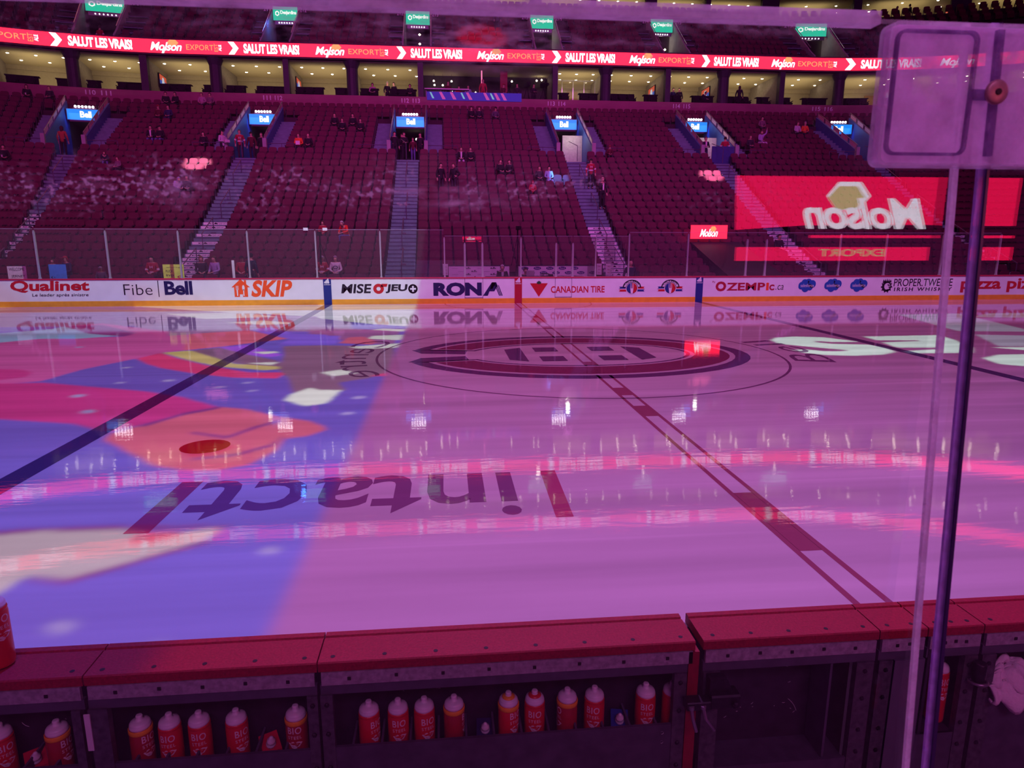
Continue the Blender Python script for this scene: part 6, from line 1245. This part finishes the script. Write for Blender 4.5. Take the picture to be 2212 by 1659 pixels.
carton(-2.91, M_cart2, -.05, 'dark navy drink carton with white spout on the long shelf'); carton(-2.376, M_cart, -.2, 'bright blue drink carton with white spout near the gate'); carton(-3.725, M_pouch, .5, 'small red drink carton on the six item shelf', False); carton(-4.56, M_pouch, .6, 'small red drink carton on the corner shelf', False)
# towel
def towel():
    m_ = MB(); n = 26; v = []; f = []; r = random.Random(4)
    for i in range(n):
        for j in range(n):
            a, b = i / (n - 1), j / (n - 1); x = -.90 + .30 * a; z0 = .815 + .08 * sin(PI * min(1, a * 1.3)) * (1 - b) ** .5
            y = YF + .06 - .10 * b + .012 * sin(a * 17 + b * 6) + .01 * sin(b * 21 - a * 9)
            z = z0 + .012 * sin(a * 23 + b * 11) + .01 * sin(a * 9 - b * 17) - (.16 * max(0, b - .45) * (.5 + a))
            v.append((x, y, z))
    for i in range(n - 1):
        for j in range(n - 1): f.append((i * n + j, (i + 1) * n + j, (i + 1) * n + j + 1, i * n + j + 1))
    m_.add(v, f); o = m_.build('towel', mat('towel_white', (.80, .62, .74), .95, var=.06, scale=90, bump=.4), None, True); s = o.modifiers.new('thickness', 'SOLIDIFY'); s.thickness = .012
    tag(o, 'crumpled white towel lying in the last shelf opening', 'towel')
towel()
# ---------------------------------------------------------------- the glass in front of the camera
zt = 2.739
YG = -14.70
def smudge(nt, mx, out):
    L = nt.links.new; tc = nt.nodes.new('ShaderNodeTexCoord'); sp = nt.nodes.new('ShaderNodeSeparateXYZ'); L(tc.outputs['Object'], sp.inputs[0])
    def m(op, *a):
        n = nt.nodes.new('ShaderNodeMath'); n.operation = op
        for i, v in enumerate(a):
            if isinstance(v, (int, float)): n.inputs[i].default_value = v
            else: L(v, n.inputs[i])
        return n.outputs[0]
    def noise(sc, scale, det=3, seed=0.):
        mp = nt.nodes.new('ShaderNodeMapping'); mp.inputs['Scale'].default_value = sc; mp.inputs['Location'].default_value = (seed, 0, seed); L(tc.outputs['Object'], mp.inputs[0])
        n = nt.nodes.new('ShaderNodeTexNoise'); n.inputs['Scale'].default_value = scale; n.inputs['Detail'].default_value = det; L(mp.outputs[0], n.inputs[0]); return n.outputs['Fac']
    def blob(x0, z0, rx, rz):
        dx = m('DIVIDE', m('SUBTRACT', sp.outputs[0], x0), rx); dz = m('DIVIDE', m('SUBTRACT', sp.outputs[2], z0), rz)
        return m('POWER', 2.718, m('MULTIPLY', m('ADD', m('MULTIPLY', dx, dx), m('MULTIPLY', dz, dz)), -1.))
    spots = m('MULTIPLY', m('SUBTRACT', noise((1, 1, 1.4), 200, 2), .53), 7.); spots.node.use_clamp = True
    soft = m('MULTIPLY', m('SUBTRACT', noise((1, 1, 3), 60, 2, 3.), .36), 3.); soft.node.use_clamp = True
    low = m('MULTIPLY', m('SUBTRACT', noise((1, 1, 2), 22, 2, 7.), .40), 5.); low.node.use_clamp = True; sp2 = m('MULTIPLY', m('SUBTRACT', noise((1, 1, 1.2), 70, 3, 2.), .45), 3.); sp2.node.use_clamp = True
    spots = m('MULTIPLY', m('ADD', spots, m('MULTIPLY', sp2, .22)), low)
    tot = None
    for (x, z, rx, rz, k, msk) in ((-3.20, 2.607, .17, .011, .95, spots), (-3.30, 2.603, .10, .014, .6, spots), (-3.13, 2.592, .30, .014, .5, spots), (-3.01, 2.588, .035, .0035, .75, soft), (-3.04, 2.598, .05, .004, .5, soft), (-2.93, 2.600, .12, .014, .45, spots), (-3.24, 2.597, .018, .012, .5, soft),
        (-3.00, 2.712, .05, .020, .55, soft), (-3.12, 2.722, .18, .010, .35, soft), (-3.32, 2.718, .05, .02, .25, spots), (-2.78, 2.730, .10, .006, .5, soft), (-2.90, 2.715, .05, .004, .35, soft), (-2.865, 2.700, .007, .007, .6, spots)):
        b = m('MULTIPLY', m('MULTIPLY', blob(x, z, rx, rz), k), msk); tot = b if tot is None else m('ADD', tot, b)
    tot = m('ADD', tot, .006); tot.node.use_clamp = True; tot = m('MINIMUM', tot, .7)
    d = nt.nodes.new('ShaderNodeBsdfDiffuse'); d.inputs[0].default_value = (.85, .85, .85, 1); t = nt.nodes.new('ShaderNodeBsdfTranslucent'); t.inputs[0].default_value = (.85, .85, .85, 1); a = nt.nodes.new('ShaderNodeMixShader'); a.inputs[0].default_value = .6; L(d.outputs[0], a.inputs[1]); L(t.outputs[0], a.inputs[2])
    m2 = nt.nodes.new('ShaderNodeMixShader'); L(tot, m2.inputs[0]); L(mx.outputs[0], m2.inputs[1]); L(a.outputs[0], m2.inputs[2]); L(m2.outputs[0], out.inputs[0])
M_pane = glass_mat('bench_glass', smudge=smudge); M_pane0 = glass_mat('bench_glass_clean')
def pane(x0, x1, par):
    o = MB().box(x0, x1, YG, YG + .012, 1.15, zt).build('glass_sheet', M_pane0, par); o.data.materials.append(M_pane)
    for f in o.data.polygons:
        if f.normal.y < -.5 or abs(f.normal.y) > .5 and f.center.y < YG + .003: f.material_index = 1
def frost(name, c, a, sc=60., rough=.5):
    m = bpy.data.materials.new(name); m.use_nodes = True; nt = m.node_tree; L = nt.links.new
    for n in list(nt.nodes): nt.nodes.remove(n)
    out = nt.nodes.new('ShaderNodeOutputMaterial'); tr = nt.nodes.new('ShaderNodeBsdfTransparent'); d = nt.nodes.new('ShaderNodeBsdfDiffuse'); t = nt.nodes.new('ShaderNodeBsdfTranslucent'); d.inputs[0].default_value = (*c, 1); t.inputs[0].default_value = (*c, 1)
    mx = nt.nodes.new('ShaderNodeMixShader'); mx.inputs[0].default_value = .65; L(d.outputs[0], mx.inputs[1]); L(t.outputs[0], mx.inputs[2])
    tc = nt.nodes.new('ShaderNodeTexCoord'); nz = nt.nodes.new('ShaderNodeTexNoise'); nz.inputs['Scale'].default_value = sc; nz.inputs['Detail'].default_value = 6; L(tc.outputs['Object'], nz.inputs[0])
    mr = nt.nodes.new('ShaderNodeMapRange'); mr.inputs[1].default_value = .35; mr.inputs[2].default_value = .65; mr.inputs[3].default_value = a - .2; mr.inputs[4].default_value = min(1., a + .2); L(nz.outputs[0], mr.inputs[0])
    m2 = nt.nodes.new('ShaderNodeMixShader'); L(mr.outputs[0], m2.inputs[0]); L(tr.outputs[0], m2.inputs[1]); L(mx.outputs[0], m2.inputs[2]); L(m2.outputs[0], out.inputs[0]); MATS[name] = m; return m
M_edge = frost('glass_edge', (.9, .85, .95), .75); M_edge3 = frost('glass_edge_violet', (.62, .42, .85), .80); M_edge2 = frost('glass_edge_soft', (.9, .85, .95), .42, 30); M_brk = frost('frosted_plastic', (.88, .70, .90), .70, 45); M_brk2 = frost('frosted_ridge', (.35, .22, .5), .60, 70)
gp = thing('bench_glass', 'large scratched glass sheet right in front of the camera, with milky smears', 'glass sheet'); pane(-6.2, -2.5895, gp)
def yprism(mb, pts, y0, y1): return mb.prism(pts, lambda a, b, c: (a, c, b), y0, y1)
yprism(MB(), [(-2.5895, zt), (-2.5840, zt), (-2.496, 1.15), (-2.5030, 1.15)], YG + .004, YG + .008).build('side_edge', M_edge, gp)['label'] = 'pale polished upright edge'
MB().box(-6.2, -2.668, YG - .001, YG + .013, zt - .004, zt + .006).build('top_edge', M_edge2, gp)
gp2 = thing('bench_glass', 'second glass sheet beyond the dark gap, carrying the metal pin', 'glass sheet'); pane(-2.560, -1.2, gp2)
yprism(MB(), [(-2.5680, zt), (-2.5610, zt), (-2.480, 1.15), (-2.488, 1.15)], YG, YG + .003).build('side_edge', M_edge3, gp2)['label'] = 'lilac upright edge'  # edge strip coloured violet
yprism(MB(), [(-2.5610, zt), (-2.5590, zt), (-2.474, 1.15), (-2.480, 1.15)], YG - .002, YG + .012).build('edge_dark_line', mat('edge_dark', (.05, .03, .12), .3), gp2)  # thin dark line along the second sheet's edge
br = thing('glass_bracket', 'frosted clear plastic bracket with rounded ridges clamping the two glass sheets at the top', 'bracket')
def rrect(x0, x1, z0, z1, r, n=5):
    o = []
    for cx, cz, a in ((x1 - r, z1 - r, 0), (x0 + r, z1 - r, PI / 2), (x0 + r, z0 + r, PI), (x1 - r, z0 + r, 3 * PI / 2)): o += [(cx + r * cos(a + PI / 2 * k / n), cz + r * sin(a + PI / 2 * k / n)) for k in range(n + 1)]
    return o
yprism(MB(), rrect(-2.667, -2.30, 2.6225, 2.7305, .006), YG - .016, YG - .006).build('plate', M_brk, br)
def ridge(x0, x1, z0, z1, w, y0, y1, m, nm):
    o = rrect(x0, x1, z0, z1, .008); i = rrect(x0 + w, x1 - w, z0 + w, z1 - w, .006); mb = MB(); n = len(o); v = [(a, y0, b) for a, b in o] + [(a, y0, b) for a, b in i] + [(a, y1, b) for a, b in o] + [(a, y1, b) for a, b in i]
    mb.add(v, [(k, (k + 1) % n, n + (k + 1) % n, n + k) for k in range(n)] + [(2 * n + k, 2 * n + (k + 1) % n, 3 * n + (k + 1) % n, 3 * n + k) for k in range(n)] + [(k, (k + 1) % n, 2 * n + (k + 1) % n, 2 * n + k) for k in range(n)] + [(n + k, n + (k + 1) % n, 3 * n + (k + 1) % n, 3 * n + k) for k in range(n)]); return mb.build(nm, m, br)
ridge(-2.6640, -2.5920, 2.6290, 2.7265, .0022, YG - .020, YG - .016, M_brk2, 'ridge'); ridge(-2.6695, -2.30, 2.6200, 2.7330, .003, YG - .018, YG - .004, M_edge2, 'rim')
yprism(MB(), [(-2.577, 2.728), (-2.571, 2.728), (-2.567, 2.629), (-2.573, 2.629)], YG - .02, YG - .016).build('ridge', M_brk2, br)
kn = thing('glass_pin', 'round brown metal pin head with a dark centre on the frosted bracket', 'pin'); M_kn = mat('pin_brass', (.55, .32, .30), .4, .3, var=.15, scale=200)
def onbr(px, pz): return (px, YG - .022, pz)
kx, kz = -2.5748, 2.6790
MB().lathe([(.0085, 0), (.0098, .001), (.0098, .003), (.0080, .004), (.0030, .0042)], (0, 0, 0), 24, lambda a, b, c: (kx + a, YG - .022 - c, kz + b)).build('pin_head', M_kn, kn, True)
MB().lathe([(.0028, 0), (.0025, .0012), (0, .0014)], (0, 0, 0), 12, lambda a, b, c: (kx + a, YG - .0260 - c, kz + b)).build('pin_center', M_bolt, kn)
MB().tube([(kx - .002, YG - .017, kz - .001), (kx - .016, YG - .017, kz - .001)], .0045, 12).build('pin_shaft', M_brk2, kn)
# ---------------------------------------------------------------- the LED wall behind the camera that the glass mirrors
M_ledr = mat('led_red', (1., .006, .075), emit=8.); M_ledw = mat('led_white', (.9, .8, .95), emit=8.); M_ledg = mat('led_gold', (.62, .48, .22), emit=7.); M_ledd = mat('led_housing', (.02, .01, .02), .6)
YS = -17.70; g_ = lambda u, v: (u, YS + .012, v); g2 = lambda u, v: (u, YS + .015, v)
ld = thing('led_wall', 'red LED wall with white script word behind the camera, mirrored in the glass', 'screen')
def sy(y): return y
MB().box(-1.52, .17, YS - .1, YS + .004, 2.40, 2.93).build('housing', M_ledd, ld)
m_ = MB(); poly(m_, [(-1.497, 2.895), (.133, 2.897), (.133, 2.640), (-.30, 2.640), (-.37, 2.645), (-1.10, 2.640), (-1.48, 2.615)], lambda u, v: (u, YS + .008, v)); m_.build('screen', M_ledr, ld)
m_ = MB(); poly(m_, [(-1.06, 2.589), (.137, 2.589), (.137, 2.574), (-1.06, 2.574)], lambda u, v: (u, YS + .008, v)); poly(m_, [(-1.471, 2.525), (-.36, 2.525), (-.36, 2.452), (-1.471, 2.452)], lambda u, v: (u, YS + .008, v)); poly(m_, [(-.12, 2.525), (.14, 2.525), (.14, 2.452), (-.12, 2.452)], lambda u, v: (u, YS + .008, v)); m_.build('screen', M_ledr, ld)
# seen from in front, the word reads normally: its left is at larger x
m_ = MB(); v_, f_, _ = text_geo('Molson', .028, .92, 3); m_.add([g_(-.40 - a * .68 - b * .06, 2.620 + b * .165) for a, b in v_], f_); m_.build('lettering', M_ledw, ld)
m_ = MB(); poly(m_, ell(-.86, 2.795, .125, .085, 6), lambda u, v: (u, YS + .010, v)); m_.build('emblem', M_ledw, ld); m_ = MB(); poly(m_, ell(-.87, 2.785, .105, .070, 6), lambda u, v: (u, YS + .011, v)); m_.build('emblem', M_ledg, ld)
m_ = MB(); text(m_, 'EXPORT', (-1.0, -.62, 2.475, 2.515), lambda u, v: (-1.62 - u, YS + .012, v), .01); m_.build('lettering', M_ledg, ld)
